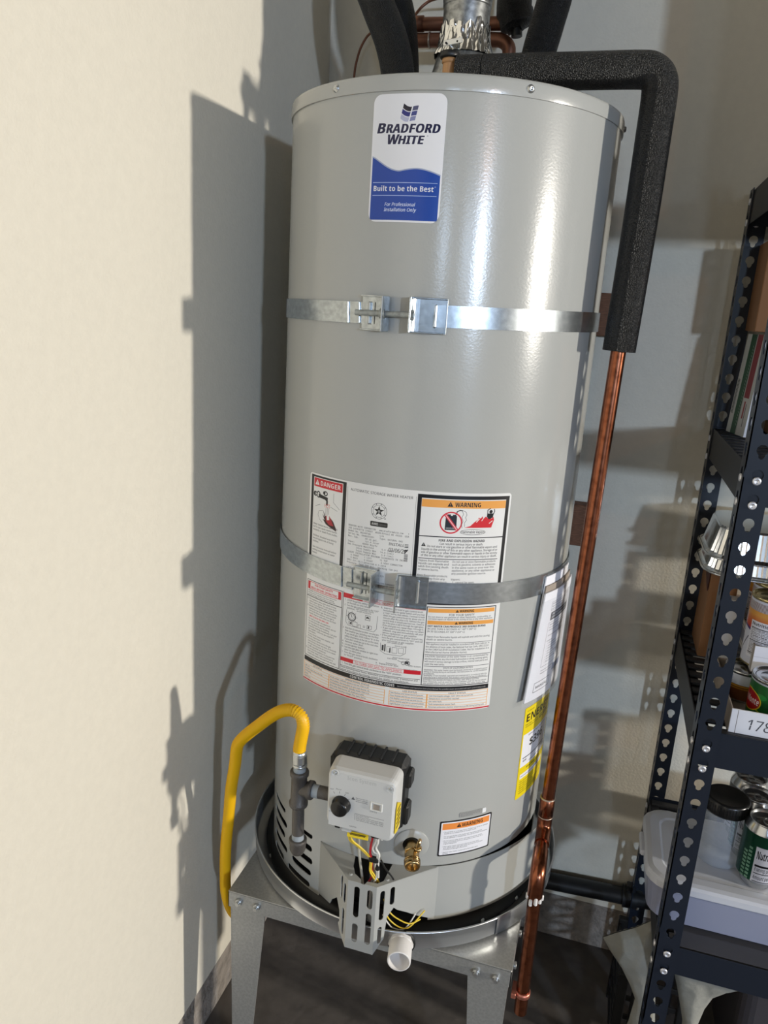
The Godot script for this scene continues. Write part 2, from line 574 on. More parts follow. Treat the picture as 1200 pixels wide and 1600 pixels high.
# a plate outline with holes, laid out in 2D and put into space by «put» (point, depth) -> Vector3
func plate(b: MB, outline: PackedVector2Array, holes: Array, put: Callable, th: float, step := 0.012) -> void:
	var pts := PackedVector2Array()
	var loops := [outline]
	loops.append_array(holes)
	var dense := []
	for lp in loops:
		var q := PackedVector2Array()
		for i in lp.size():
			var a: Vector2 = lp[i]
			var c: Vector2 = lp[(i + 1) % lp.size()]
			var cnt := maxi(1, int(ceil(a.distance_to(c) / step)))
			for k in cnt:
				q.append(a.lerp(c, float(k) / cnt))
		dense.append(q)
		pts.append_array(q)
	var lo := outline[0]
	var hi := outline[0]
	for p in outline:
		lo = lo.min(p); hi = hi.max(p)
	var gx := lo.x + step * 0.7
	while gx < hi.x:
		var gy := lo.y + step * 0.7
		while gy < hi.y:
			var p := Vector2(gx, gy)
			if Geometry2D.is_point_in_polygon(p, outline):
				var free := true
				for d in dense:
					for q2 in d:
						if q2.distance_squared_to(p) < step * step * 0.2:
							free = false
							break
					if not free: break
				for h in holes:
					if Geometry2D.is_point_in_polygon(p, h): free = false
				if free: pts.append(p)
			gy += step
		gx += step
	var ids := Geometry2D.triangulate_delaunay(pts)
	var e := 0.0005
	var nrm := func(p: Vector2) -> Vector3:
		var o: Vector3 = put.call(p, 0.0)
		return (put.call(p, 1.0) - o).normalized()
	for i in range(0, ids.size(), 3):
		var c := (pts[ids[i]] + pts[ids[i + 1]] + pts[ids[i + 2]]) / 3.0
		if not Geometry2D.is_point_in_polygon(c, outline): continue
		var inside := false
		for h in holes:
			if Geometry2D.is_point_in_polygon(c, h):
				inside = true
				break
		if inside: continue
		var q := [pts[ids[i]], pts[ids[i + 1]], pts[ids[i + 2]]]
		var nn := [nrm.call(q[0]), nrm.call(q[1]), nrm.call(q[2])]
		b.tri(put.call(q[0], 0.0), put.call(q[1], 0.0), put.call(q[2], 0.0), nn[0], nn[1], nn[2])
		b.tri(put.call(q[0], -th), put.call(q[1], -th), put.call(q[2], -th), -nn[0], -nn[1], -nn[2])
	for d in dense:
		for i in d.size():
			var a: Vector2 = d[i]
			var c: Vector2 = d[(i + 1) % d.size()]
			var p0: Vector3 = put.call(a, 0.0)
			var p1: Vector3 = put.call(c, 0.0)
			var q0: Vector3 = put.call(a, -th)
			var q1: Vector3 = put.call(c, -th)
			var g := (p1 - p0).cross(q0 - p0).normalized()
			var mid := (a + c) / 2.0
			var away := Vector2(c.y - a.y, a.x - c.x).normalized() * 0.0004
			var w: Vector3 = put.call(mid + away, 0.0) - put.call(mid, 0.0)
			var solid := Geometry2D.is_point_in_polygon(mid + away, outline)
			for h in holes:
				if Geometry2D.is_point_in_polygon(mid + away, h): solid = false
			if solid: w = -w
			if g.dot(w) < 0.0: g = -g
			b.quadn(p0, p1, q1, q0, g)

func cyl(az: float, y: float, r: float) -> Vector3:
	return Vector3(r * sin(deg_to_rad(az)), y, r * cos(deg_to_rad(az)))

func arc_rect(x0: float, x1: float, y0: float, y1: float, r: float) -> PackedVector2Array:
	var p := PackedVector2Array()
	for c in [[x1 - r, y0 + r, -PI / 2], [x1 - r, y1 - r, 0.0], [x0 + r, y1 - r, PI / 2], [x0 + r, y0 + r, PI]]:
		for k in 6:
			var a: float = c[2] + PI / 2 * k / 5.0
			p.append(Vector2(c[0] + cos(a) * r, c[1] + sin(a) * r))
	return p

# a sticker wrapped on the heater, az in degrees, with rounded corners and its own thin edge
func sticker(b: MB, az0: float, az1: float, y0: float, y1: float, rad: float, corner: float, th := 0.0004, tilt := 0.0) -> void:
	var w := deg_to_rad(az1 - az0) * rad
	var cols := []
	for k in 7:
		cols.append(corner * (1.0 - cos(PI / 2 * k / 6.0)))
	var inner := maxi(6, int(w / 0.008))
	for k in range(1, inner):
		cols.append(corner + (w - 2 * corner) * k / inner)
	for k in 7:
		cols.append(w - corner * (1.0 - cos(PI / 2 * (6 - k) / 6.0)))
	var prev := []
	for u in cols:
		var d: float = minf(u, w - u)
		var cut := 0.0
		if d < corner:
			cut = corner - sqrt(maxf(0.0, corner * corner - (corner - d) * (corner - d)))
		var az: float = az0 + (az1 - az0) * u / w
		var rr := rad + th
		var nn := cyl(az, 0, 1)
		var cur := [cyl(az, y0 + cut, rr), cyl(az + tilt, y1 - cut, rr), nn, Vector2(u / w, 1.0 - cut / (y1 - y0)), Vector2(u / w, cut / (y1 - y0)), cyl(az, y0 + cut, rr - th), cyl(az + tilt, y1 - cut, rr - th)]
		if prev.size():
			b.tri(prev[0], cur[0], cur[1], prev[2], nn, nn, prev[3], cur[3], cur[4])
			b.tri(prev[0], cur[1], prev[1], prev[2], nn, prev[2], prev[3], cur[4], prev[4])
			b.quadn(prev[1], cur[1], cur[6], prev[6], Vector3.UP, prev[4], cur[4], cur[4], prev[4])
			b.quadn(prev[0], cur[0], cur[5], prev[5], Vector3.DOWN, prev[3], cur[3], cur[3], prev[3])
		else:
			b.quadn(cur[0], cur[1], cur[6], cur[5], -cyl(az + 90, 0, 1), cur[3], cur[4], cur[4], cur[3])
		prev = cur
	b.quadn(prev[0], prev[1], prev[6], prev[5], cyl(az1 + 90, 0, 1), prev[3], prev[4], prev[4], prev[3])

func turned(origin: Vector3, along: Vector3) -> Transform3D:   # a frame whose y runs along «along»
	var y := along.normalized()
	var x := (Vector3.UP if absf(y.y) < 0.9 else Vector3.RIGHT).cross(y).normalized()
	return Transform3D(Basis(x, y, x.cross(y)), origin)

func rod(b: MB, a: Vector3, c: Vector3, r: float, sides := 16) -> void:
	b.lathe([Vector2(0, 0), Vector2(r, 0), Vector2(r, 0), Vector2(r, a.distance_to(c)), Vector2(r, a.distance_to(c)), Vector2(0, a.distance_to(c))], sides, turned(a, c - a))

func hexnut(b: MB, a: Vector3, c: Vector3, r: float) -> void:
	b.lathe([Vector2(0, 0), Vector2(r * 0.9, 0), Vector2(r, a.distance_to(c) * 0.12), Vector2(r, a.distance_to(c) * 0.88), Vector2(r * 0.9, a.distance_to(c)), Vector2(0, a.distance_to(c))], 6, turned(a, c - a), 0, TAU, false)

func screw_head(b: MB, at: Vector3, out: Vector3, r: float) -> void:
	b.lathe([Vector2(r * 1.25, 0), Vector2(r * 1.25, r * 0.2), Vector2(r, r * 0.25), Vector2(r * 0.85, r * 0.7), Vector2(r * 0.45, r * 0.8), Vector2(r * 0.3, r * 0.55), Vector2(0, r * 0.55)], 14, turned(at, out))

func spline(pts: Array, per := 8) -> Array:
	var out := []
	var m := pts.size()
	for i in m - 1:
		var p0: Vector3 = pts[maxi(i - 1, 0)]
		var p1: Vector3 = pts[i]
		var p2: Vector3 = pts[i + 1]
		var p3: Vector3 = pts[mini(i + 2, m - 1)]
		for k in per:
			out.append(p1.cubic_interpolate(p2, p0, p3, float(k) / per))
	out.append(pts[m - 1])
	return out

func wire(pts: Array, r: float) -> MB:
	var b := MB.new()
	b.tube(spline(pts, 6), r, 8)
	return b

# ------------------------------------------------------------------ the scene
func _ready() -> void:
	rng.seed = 7
	# camera
	var cam := Camera3D.new()
	cam.name = "camera"
	cam.fov = 67.33
	cam.near = 0.05
	cam.far = 60.0
	cam.transform = Transform3D(Basis(Vector3(0.9569, 0.0607, -0.2841), Vector3(-0.1295, 0.9645, -0.2301), Vector3(0.2601, 0.257, 0.9308)).orthonormalized(), Vector3(0.2856, 1.468, 1.2988))
	add_child(cam)
	cam.current = true
	# sky and exposure
	var env := Environment.new()
	env.background_mode = Environment.BG_SKY
	var sky := Sky.new()
	sky.sky_material = PhysicalSkyMaterial.new()
	env.sky = sky
	env.tonemap_mode = Environment.TONE_MAPPER_LINEAR
	env.tonemap_exposure = 1.36
	env.sdfgi_enabled = true; env.ssao_enabled = true; env.ssil_enabled = true
	var we := WorldEnvironment.new()
	we.name = "environment"
	we.environment = env
	add_child(we)
	make_materials()
	# light: daylight through a small pane in the right wall and a row of panes high in the far door wall, one small warm bulb
	lit_pane("window_4", "small bright pane in the right wall of the garage", Vector3(XR, 1.92, 1.32), Vector3(-1, 0, 0), Vector2(0.30, 0.30), Color(1.0, 0.975, 0.93), 33.0)
	lit_pane("window_1", "bright pane of the far garage door, nearest the right wall", Vector3(6.68, 2.3, ZF), Vector3(0, 0, -1), Vector2(0.42, 0.5), Color(0.80, 0.89, 1.0), 36.0)
	lit_pane("window_2", "bright middle pane of the far garage door", Vector3(4.5, 2.3, ZF), Vector3(0, 0, -1), Vector2(0.42, 0.5), Color(0.78, 0.88, 1.0), 2.6)
	lit_pane("window_3", "bright pane of the far garage door, nearest the left wall", Vector3(1.77, 2.3, ZF), Vector3(0, 0, -1), Vector2(0.3, 0.5), Color(0.78, 0.88, 1.0), 3.0)
	bulb(Vector3(2.45, 2.32, 3.6))
	room()
	water_heater()
	straps()
	relief_pipe()
	drain_pan()
	stand()
	gas_line()
	top_pipes()
	document_pouch()
	wall_bits()
	shelf()
	shelf_goods()

func lit_pane(called: String, label: String, at: Vector3, into: Vector3, size: Vector2, c: Color, energy: float) -> void:
	var side := Vector3.UP.cross(into)
	var b := MB.new()
	var bs := Basis(side, Vector3.UP, into)
	for t in [[-1, 0], [1, 0], [0, -1], [0, 1]]:
		var off: Vector3 = side * (t[0] * (size.x / 2 + 0.02)) + Vector3.UP * (t[1] * (size.y / 2 + 0.02))
		b.box(at + off + into * 0.01, Vector3(0.04 if t[0] != 0 else size.x + 0.08, size.y + 0.08 if t[0] != 0 else 0.04, 0.03), 0.004, bs)
	var w := single(called, b, M["white plastic"], label, "window", at, "", "structure")
	var g := mat(called + " glow", c * 0.3, 0.4)
	g.emission_enabled = true
	g.emission = c
	g.emission_energy_multiplier = 1.0
	var p := MB.new()
	p.box(at + into * 0.004, Vector3(size.x, size.y, 0.006), 0.0, bs)
	part("window_pane", p, g, w)
	var l := AreaLight3D.new()
	l.name = called + "_light"
	l.area_size = size
	l.area_normalize_energy = true
	l.light_color = c
	l.light_energy = energy
	l.area_range = 20.0
	l.shadow_enabled = true
	l.transform = Transform3D(Basis(side, Vector3.UP, into) * Basis(Vector3.UP, PI), at + into * 0.03)
	add_child(l)

func bulb(at: Vector3) -> void:
	var t := thing("pendant_bulb", "small warm bulb hanging from the garage ceiling on a cord", "lamp", Vector3(at.x, at.y - 0.04, at.z))
	var b := MB.new()
	b.lathe([Vector2(0, -0.04), Vector2(0.02, -0.034), Vector2(0.03, -0.012), Vector2(0.026, 0.014), Vector2(0.014, 0.036), Vector2(0.013, 0.045)], 18, Transform3D(Basis(), at))
	var g := mat("warm bulb glow", Color(1.0, 0.85, 0.6), 0.4)
	g.emission_enabled = true; g.emission = Color(1.0, 0.68, 0.3); g.emission_energy_multiplier = 12.0
	part("bulb", b, g, t)
	var k := MB.new()
	rod(k, at + Vector3(0, 0.045, 0), at + Vector3(0, 0.09, 0), 0.017)
	part("socket", k, M["white plastic"], t)
	var d := MB.new()
	rod(d, at + Vector3(0, 0.09, 0), Vector3(at.x, HC, at.z), 0.003, 8)
	part("cord", d, M["white plastic"], t)
	var l := OmniLight3D.new()
	l.name = "bulb_light"
	l.light_color = Color(1.0, 0.68, 0.3)
	l.light_energy = 0.25
	l.light_size = 0.03
	l.omni_range = 20.0
	l.omni_attenuation = 2.0
	l.shadow_enabled = true
	l.position = at
	add_child(l)

func room() -> void:
	var b := MB.new()
	b.span(Vector3(XL - 0.2, -0.15, ZB - 0.2), Vector3(XR + 0.2, 0.0, ZF + 0.2))
	single("floor", b, M["concrete floor"], "dark concrete garage floor under the metal stand", "floor", Vector3.ZERO, "", "structure")
	b = MB.new()
	b.span(Vector3(XL - 0.2, HC, ZB - 0.2), Vector3(XR + 0.2, HC + 0.12, ZF + 0.2))
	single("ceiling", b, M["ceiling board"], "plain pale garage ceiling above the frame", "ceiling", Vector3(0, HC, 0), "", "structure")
	b = MB.new()
	b.span(Vector3(XL - 0.14, 0.121, ZB - 0.14), Vector3(XL, HC, ZF + 0.1))
	single("wall_left", b, M["painted drywall"], "cream painted wall at the left, brightly lit with the heater's shadow", "wall", Vector3(XL, 0.121, 1), "", "structure")
	b = MB.new()
	b.span(Vector3(XL, 0.121, ZB - 0.14), Vector3(XR + 0.1, HC, ZB))
	single("wall_back", b, M["painted drywall"], "dim cream wall behind the heater and shelf", "wall", Vector3(1, 0.121, ZB), "", "structure")
	b = MB.new()
	b.span(Vector3(XR, 0, ZB), Vector3(XR + 0.14, HC, ZF + 0.1))
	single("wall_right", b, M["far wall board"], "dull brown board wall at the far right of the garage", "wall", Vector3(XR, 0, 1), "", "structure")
	b = MB.new()
	b.span(Vector3(XL, 0, ZF), Vector3(XR, HC, ZF + 0.14))
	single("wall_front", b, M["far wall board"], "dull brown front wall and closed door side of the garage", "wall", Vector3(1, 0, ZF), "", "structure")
	b = MB.new()
	b.box(Vector3(XL - 0.06, 0.0605, 4.6), Vector3(0.112, 0.121, 10.0), 0.004)
	single("baseboard_left", b, M["cast concrete"], "low rough concrete stem wall below the left wall", "stem wall", Vector3(XL, 0, 1), "", "structure")
	b = MB.new()
	b.box(Vector3(3.52, 0.0605, ZB - 0.056), Vector3(7.76, 0.121, 0.112), 0.004)
	single("baseboard_back", b, M["cast concrete"], "low rough concrete stem wall below the back wall", "stem wall", Vector3(1, 0, ZB), "", "structure")

# ------------------------------------------------------------------ the heater's labels
func brand_print() -> Canvas:
	var navy := Color(0.07, 0.08, 0.24)
	var blue := Color(0.10, 0.27, 0.62)
	var white := Color(0.90, 0.90, 0.91)
	var c := Canvas.new(self, 95, 152, 6.0, white)
	# blue field under a wave
	var p := [Vector2(2.2, 152)]
	p = [Vector2(2.2, 73)]
	var edge := []
	for k in 31:
		var u := k / 30.0
		var y := 73.0 + 17.0 * pow(sin(minf(u / 0.42, 1.0) * PI / 2), 1.2)
		if u > 0.42:
			y = 90.0 - 3.0 * sin((u - 0.42) / 0.5 * PI) if u < 0.67 else 87.0 + 7.5 * pow((u - 0.67) / 0.33, 1.6)
		edge.append(Vector2(2.2 + 90.6 * u, y))
	p = edge.duplicate()
	p.append(Vector2(92.8, 149.5)); p.append(Vector2(2.2, 149.5))
	c.poly(p, blue)
	c.stroke(edge, 1.5, Color(0.62, 0.66, 0.76))
	# waving flag of six fields
	for row in 3:
		for col in 2:
			var tone: Color = [[Color(0.06, 0.06, 0.16), Color(0.30, 0.31, 0.44)], [Color(0.15, 0.17, 0.46), Color(0.24, 0.27, 0.52)], [Color(0.70, 0.71, 0.80), Color(0.50, 0.52, 0.68)]][row][col]
			var q := []
			var ua := 0.0 if col == 0 else 0.64
			var ub := 0.55 if col == 0 else 1.0
			for k in 7:
				q.append(flag_at(lerpf(ua, ub, k / 6.0), row / 3.0 + 0.02))
			for k in 7:
				q.append(flag_at(lerpf(ub, ua, k / 6.0), (row + 1) / 3.0 - 0.03))
			c.poly(q, tone)
	for o in [0.0, 0.35, 0.7]:
		c.text("B", 4.6 + o, 45.3, 11.6, navy, true, 12.6, 0.2)
		c.text("RADFORD", 17.4 + o, 45.3, 10.2, navy, true, 70.5, 0.2)
		c.text("W", 19.6 + o, 58.4, 11.2, navy, true, 15.2, 0.2)
		c.text("HITE", 34.2 + o, 58.4, 9.8, navy, true, 34.0, 0.2)
	c.ring(73.5, 49.0, 0.9, 0.3, Color(0.5, 0.5, 0.58))
	c.rect(4.5, 103.6, 85.5, 0.7, Color(0.72, 0.79, 0.92))
	c.rect(4.5, 119.2, 85.5, 0.7, Color(0.72, 0.79, 0.92))
	c.text("Built to be the Best", 5.0, 114.2, 6.2, white, true, 81.0)
	c.ring(87.5, 108.5, 0.8, 0.25, white)
	c.text("For Professional", 22.0, 132.3, 4.2, Color(0.86, 0.89, 0.95), false, 41.0, 0.2)
	c.text("For Professional", 22.2, 132.3, 4.2, Color(0.86, 0.89, 0.95), false, 41.0, 0.2)
	c.text("Installation Only", 21.5, 138.8, 4.2, Color(0.86, 0.89, 0.95), false, 43.0, 0.2)
	c.text("Installation Only", 21.7, 138.8, 4.2, Color(0.86, 0.89, 0.95), false, 43.0, 0.2)
	return c

func flag_at(u: float, t: float) -> Vector2:
	return Vector2(41.0 + 19.0 * u - 4.0 * t, 11.0 + 18.0 * t + 4.2 * (1.0 - pow(1.0 - minf(u * 2.0, 1.0), 2.0)) - 1.6 * sin(clampf(u - 0.5, 0.0, 0.5) * PI))

func rating_print() -> Canvas:
	var K := Color(0.10, 0.10, 0.11)
	var G := Color(0.24, 0.24, 0.25)
	var Rd := Color(0.78, 0.14, 0.19)
	var Or := Color(0.90, 0.63, 0.31)
	var W := Color(0.885, 0.88, 0.87)
	var c := Canvas.new(self, 330, 349, 4.0, W)
	# DANGER column
	c.rect(4, 2.5, 73, 145, K)
	c.rect(9.5, 5.5, 61.5, 145, W)
	c.rect(10.5, 6.5, 59.5, 13.3, Rd)
	c.alert(13, 8.6, 8.6, W, Rd)
	c.text("DANGER", 24.5, 16.8, 7.0, W, true, 42)
	c.poly([Vector2(22, 30), Vector2(42, 33), Vector2(42, 38.5), Vector2(38.5, 38.5), Vector2(36, 37), Vector2(22, 36)], K)
	for x in [14.5, 21.5, 37.0]:
		c.ring(x, 31.5 if x < 30 else 27.5, 4.4, 1.7, K, 5.2 if x > 16 and x < 30 else 3.8)
	c.disc(12.5, 31.5, 2.2, K, 3.6); c.disc(34, 27, 2.4, K, 2.6)
	c.rect(39, 38, 3.4, 7, K)
	c.stroke([Vector2(54, 24), Vector2(54, 38), Vector2(66, 47)], 0.4, G)
	c.stroke([Vector2(15, 51), Vector2(26, 46.5)], 0.4, G)
	c.stroke([Vector2(48, 46), Vector2(62, 50)], 0.4, G)
	c.text("HOT", 35.5, 49, 6.0, Color(0.80, 0.36, 0.34), false, 12)
	for x in [38.5, 41.5, 44.5]:
		c.rect(x, 49, 0.8, 12, Color(0.55, 0.52, 0.52))
	c.stroke([Vector2(32, 55), Vector2(24, 57), Vector2(22, 63), Vector2(26, 70), Vector2(32, 74)], 0.4, G)
	c.poly([Vector2(33, 54), Vector2(38, 62), Vector2(50, 64), Vector2(55, 68), Vector2(61, 78), Vector2(61.5, 82), Vector2(52, 79), Vector2(40, 75), Vector2(33, 68), Vector2(37, 69), Vector2(32, 60), Vector2(37, 65)], Color(0.18, 0.08, 0.09))
	c.poly([Vector2(39, 62), Vector2(46, 60), Vector2(51, 66), Vector2(56, 75), Vector2(47, 75), Vector2(40, 70)], Color(0.66, 0.16, 0.20))
	c.poly([Vector2(41, 62), Vector2(46, 58), Vector2(47, 67), Vector2(42, 68)], W)
	c.lines(["Water temperature over 125°F", "(52°C) can cause severe burns", "instantly or death from scalds.", "", "Children, disabled and elderly", "are at highest risk of being", "scalded.", "", "See instruction manual before", "setting temperature at water", "heater.", "", "Feel water before bathing or", "showering.", "", "Temperature limiting valves are", "available, see manual."], 12.0, 80.5, 4.65, 2.7, G, 56)
	# middle
	c.rect(79.2, 8, 0.4, 132, Color(0.5, 0.5, 0.5))
	c.rect(186.2, 9, 0.4, 130, Color(0.5, 0.5, 0.5))
	c.text("AUTOMATIC STORAGE WATER HEATER", 84.5, 13.2, 3.9, Color(0.2, 0.2, 0.21), false, 97.5)
	c.ring(132.5, 37.2, 12.2, 0.5, G); c.ring(132.5, 37.2, 9.4, 0.4, G)
	for k in 18:
		if k % 9 in [0, 1, 2, 3]:
			var a := PI + 0.45 + (k % 9) * 0.7 if k < 9 else 0.5 + (k % 9) * 0.7
			c.disc(132.5 + 10.8 * cos(a), 37.2 + 10.8 * sin(a), 0.7, G)
	var st := []
	for k in 10:
		var a := -PI / 2 + PI * k / 5.0
		var r := 8.2 if k % 2 == 0 else 3.1
		st.append(Vector2(132.5 + cos(a) * r, 37.2 + sin(a) * r))
	c.poly(st, K)
	c.disc(132.5, 37.6, 2.2, Color(0.6, 0.6, 0.6))
	c.ring(142.5, 47.5, 1.0, 0.4, K)
	c.fill([arc_rect(120, 147, 53.5, 60.8, 1.5)], K)
	c.text("AHRI", 122, 59, 3.6, W, true, 10); c.text("CERTIFIED", 132.5, 58.8, 2.4, Color(0.6, 0.6, 0.6), false, 13)
	c.lines(["BRADFORD WHITE CORPORATION   www.bradfordwhite.com    1", "200 LAFAYETTE STREET  MIDDLEVILLE MI 49333  USA", "Model No. RG240T6N       C/N", "Serial No. XA48203301    Type: NATURAL GAS", "Max. Cap.     40 US gal.", "              151.4 liter", "Input:      40000 Btu/hr", "Gas Pressure Manifold      5.0 (iwc)", "       Inlet Supply Max   14.0 (iwc)", "       Inlet Supply Min    5.0 (iwc)", "CLOSET INSTALLATION MINIMUM CLEARANCES IN INCHES", "   6 FRONT    1 LEFT      12 TOP", "   0 BACK     0 RIGHT      6 VENT CONNECTOR", "ANSI Z21.10.1-2014/CSA 4.1-2014", "Pressure: Test 300 psi,  Working 150 psi", "", "CATEGORY I  NATURAL DRAFT", "COMPLIES WITH SCAQMD RULE 1121", "MAX ALTITUDE 10,100 FT"], 84, 67.2, 4.15, 2.5, Color(0.27, 0.27, 0.28), 96, false, "Droid Sans Mono")
	c.text("INSTALL", 150, 86.5, 4.2, K, false, 24, 0.12)
	c.text("03/06/25", 150, 96.5, 6.2, K, false, 27, 0.12)
	c.stroke([Vector2(174, 92.5), Vector2(179.5, 90.5)], 1.6, K); c.stroke([Vector2(174.5, 95.5), Vector2(178.5, 92)], 1.2, K)
	rng.seed = 5
	var by := 82.0
	while by < 108.0:
		var h := rng.randf_range(0.4, 1.4)
		if absf(by - 92.0) > 4.0: c.rect(174.5, by, 5.5, h, G)
		by += h + rng.randf_range(0.5, 1.2)
	c.lines(["CAUTION: FLAMMABLE VAPORS MAY BE", "DRAWN BY AIR CURRENTS FROM OTHER", "AREAS TO THIS WATER HEATER. DO NOT", "STORE COMBUSTIBLE MATERIALS HERE."], 137, 149, 3.6, 2.2, G, 44)
	# WARNING panel
	c.rect(188.5, 4.3, 138.5, 168, K)
	c.rect(194.4, 9.6, 127.2, 157, W)
	c.rect(194.8, 11.0, 126.6, 11.6, Or)
	c.alert(232, 13.3, 7.2, K, Or)
	c.text("WARNING", 243, 20.4, 6.4, K, true, 39)
	c.disc(243, 39, 0.1, K)
	c.poly([Vector2(231, 34), Vector2(247, 34), Vector2(247.5, 55.5), Vector2(230.5, 55.5)], Color(0.13, 0.14, 0.17))
	c.rect(233, 32, 5, 3, Color(0.13, 0.14, 0.17)); c.rect(241, 32.4, 5, 2, Color(0.13, 0.14, 0.17))
	c.text("GASOLINE", 232, 54, 2.4, Color(0.75, 0.75, 0.75), true, 14)
	c.stroke([Vector2(245, 33), Vector2(247, 27.5), Vector2(251, 25.5), Vector2(255, 26)], 1.3, K)
	c.poly([Vector2(228.2, 33.5), Vector2(231.8, 31.2), Vector2(250.5, 54.2), Vector2(247, 56.4)], Color(0.80, 0.2, 0.25))
	c.poly([Vector2(229.7, 33.0), Vector2(230.8, 32.3), Vector2(249.5, 55.3), Vector2(248.4, 56.0)], Color(0.92, 0.75, 0.75))
	c.ring(239, 44.5, 16.6, 2.0, Color(0.80, 0.16, 0.22))
	c.stroke([Vector2(254, 26), Vector2(256.5, 31), Vector2(254.5, 36), Vector2(256.5, 42), Vector2(254.8, 47), Vector2(256, 52)], 0.5, G)
	c.stroke([Vector2(256, 26), Vector2(260, 28), Vector2(261.5, 32), Vector2(260, 36), Vector2(261.5, 40), Vector2(259, 44), Vector2(259.5, 50)], 0.5, G)
	c.poly([Vector2(259, 51.5), Vector2(268, 49), Vector2(274, 43), Vector2(279, 39), Vector2(280, 36), Vector2(283, 37.5), Vector2(286, 34), Vector2(287, 38), Vector2(291, 34.5), Vector2(294, 37), Vector2(297, 34), Vector2(300, 38), Vector2(303, 35), Vector2(304.5, 40), Vector2(302.5, 46), Vector2(301, 51.5)], Color(0.80, 0.17, 0.20))
	c.stroke([Vector2(277, 43), Vector2(281, 38)], 1.4, W); c.stroke([Vector2(285, 41), Vector2(288, 36)], 1.2, W); c.stroke([Vector2(297, 45), Vector2(302, 41)], 1.2, W)
	c.poly([Vector2(292.5, 30), Vector2(303, 30), Vector2(302, 36), Vector2(296, 39), Vector2(292.5, 35)], K)
	c.disc(298.3, 27.3, 2.6, K)
	c.stroke([Vector2(293.2, 31), Vector2(293, 25), Vector2(297, 22.5)], 1.2, K); c.stroke([Vector2(302.5, 31), Vector2(304, 27), Vector2(303.4, 23.5)], 1.2, K)
	c.ring(273, 58.2, 19.5, 0.5, G, 4.3); 
	c.text("Flammable Vapors", 273, 59.8, 3.9, K, false, 36, 0, true)
	c.rect(194.4, 65.8, 127.2, 1.4, K)
	c.text("FIRE AND EXPLOSION HAZARD", 258, 73.5, 3.6, K, true, 70, 0, true)
	c.text("Can result in serious injury or death.", 258, 78.6, 3.3, K, false, 66, 0, true)
	c.alert(198.5, 76.4, 5.6, K, W)
	c.text("Do not store or use gasoline or other flammable vapors and", 207, 83, 3.2, K, false, 107)
	c.lines(["liquids in the vicinity of this or any other appliance. Storage of or", "use of gasoline or other flammable vapors or liquids in the vicinity", "of this or any other appliance can result in serious injury or death."], 199, 87.8, 4.7, 3.2, K, 116)
	c.rect(195.5, 100, 121, 0.9, K)
	c.lines(["Vapors from flammable", "liquids can explode and", "catch fire causing death", "or severe burns.", "", "Keep flammable products:", "  1. far away from any", "     possible ignition source.", "  2. in approved containers."], 196, 105.3, 4.6, 3.0, G, 45)
	c.lines(["Do not use or store flammable products", "such as gasoline, solvents or adhesives", "in the same room or area near this", "appliance, or any other appliance or", "any possible ignition source.", "", "Vapors:", "  1. cannot be seen,", "  2. are heavier than air,", "  3. go a long way on the floor and"], 246, 105.3, 4.6, 3.0, G, 68)
	# FOR YOUR SAFETY
	c.frame(2.5, 173.5, 77, 131, 0.9, K)
	c.rect(5, 176, 72, 13, Rd)
	c.rect(10.5, 176.8, 61, 11.4, W)
	c.text("FOR YOUR SAFETY", 41, 181.5, 3.4, Rd, true, 40, 0, true)
	c.text("READ BEFORE OPERATING", 41, 187, 3.4, Rd, true, 57, 0, true)
	c.lines(["WARNING: If you do not follow these instructions", "exactly, a fire or explosion may result causing", "property damage, personal injury or loss of life."], 6, 192.5, 3.3, 2.0, G, 68)
	c.rect(2.5, 200.3, 77, 1.0, K)
	c.lines(["A. This appliance has a pilot which is lit by", "     a piezo spark igniter. Do not open inner", "     door or try to light the pilot by hand.", "B. BEFORE OPERATING smell all around the", "     appliance area for gas. Be sure to smell", "     next to the floor because some gas is", "     heavier than air and settles on the floor."], 5, 206, 4.1, 2.4, G, 70)
	c.text("WHAT TO DO IF YOU SMELL GAS", 11, 235.5, 2.5, Rd, true, 44)
	c.lines(["   • Do not try to light any appliance.", "   • Do not touch any electric switch; do not", "     use any phone in your building.", "   • Leave the building immediately. Call your", "     gas supplier. Follow the gas supplier's", "     instructions.", "   • If you cannot reach your supplier, call", "     the fire department.", "C. Use only your hand to turn the gas", "     control knob. Never use tools. If the knob", "     will not turn by hand, do not try to repair", "     it, call a qualified technician.", "D. Do not use this appliance if any part has", "     been under water. Call a technician to", "     inspect and replace any part that was wet."], 5, 240, 4.3, 2.4, G, 70)
	# OPERATING INSTRUCTIONS
	c.rect(81.5, 174.6, 131.5, 7.6, Rd)
	c.rect(114.5, 173.5, 68, 9, W); c.frame(114.5, 174.8, 68, 7, 0.5, Rd)
	c.text("OPERATING INSTRUCTIONS", 148.5, 180.6, 3.6, Rd, false, 62, 0, true)
	c.lines(["1.  STOP! Read the safety information", "     at the left on this label.", "2.  Turn the gas control knob to the \"OFF\"", "     position."], 84, 186.5, 4.2, 2.6, G, 58)
	c.ring(98, 211, 7.2, 1.6, G); c.ring(98, 211, 4.4, 0.4, G)
	c.stroke([Vector2(97, 208), Vector2(98.5, 212)], 0.8, K)
	for k in 8:
		var a := TAU * k / 8.0
		c.stroke([Vector2(98 + cos(a) * 8, 211 + sin(a) * 8), Vector2(98 + cos(a) * 9.6, 211 + sin(a) * 9.6)], 0.5, G)
	c.frame(120.8, 203.0, 8.2, 8.2, 0.6, G)
	c.poly([Vector2(122.5, 208.8), Vector2(122.5, 206), Vector2(124.5, 205.2), Vector2(127, 206), Vector2(127.4, 208.8), Vector2(125, 207.6)], K)
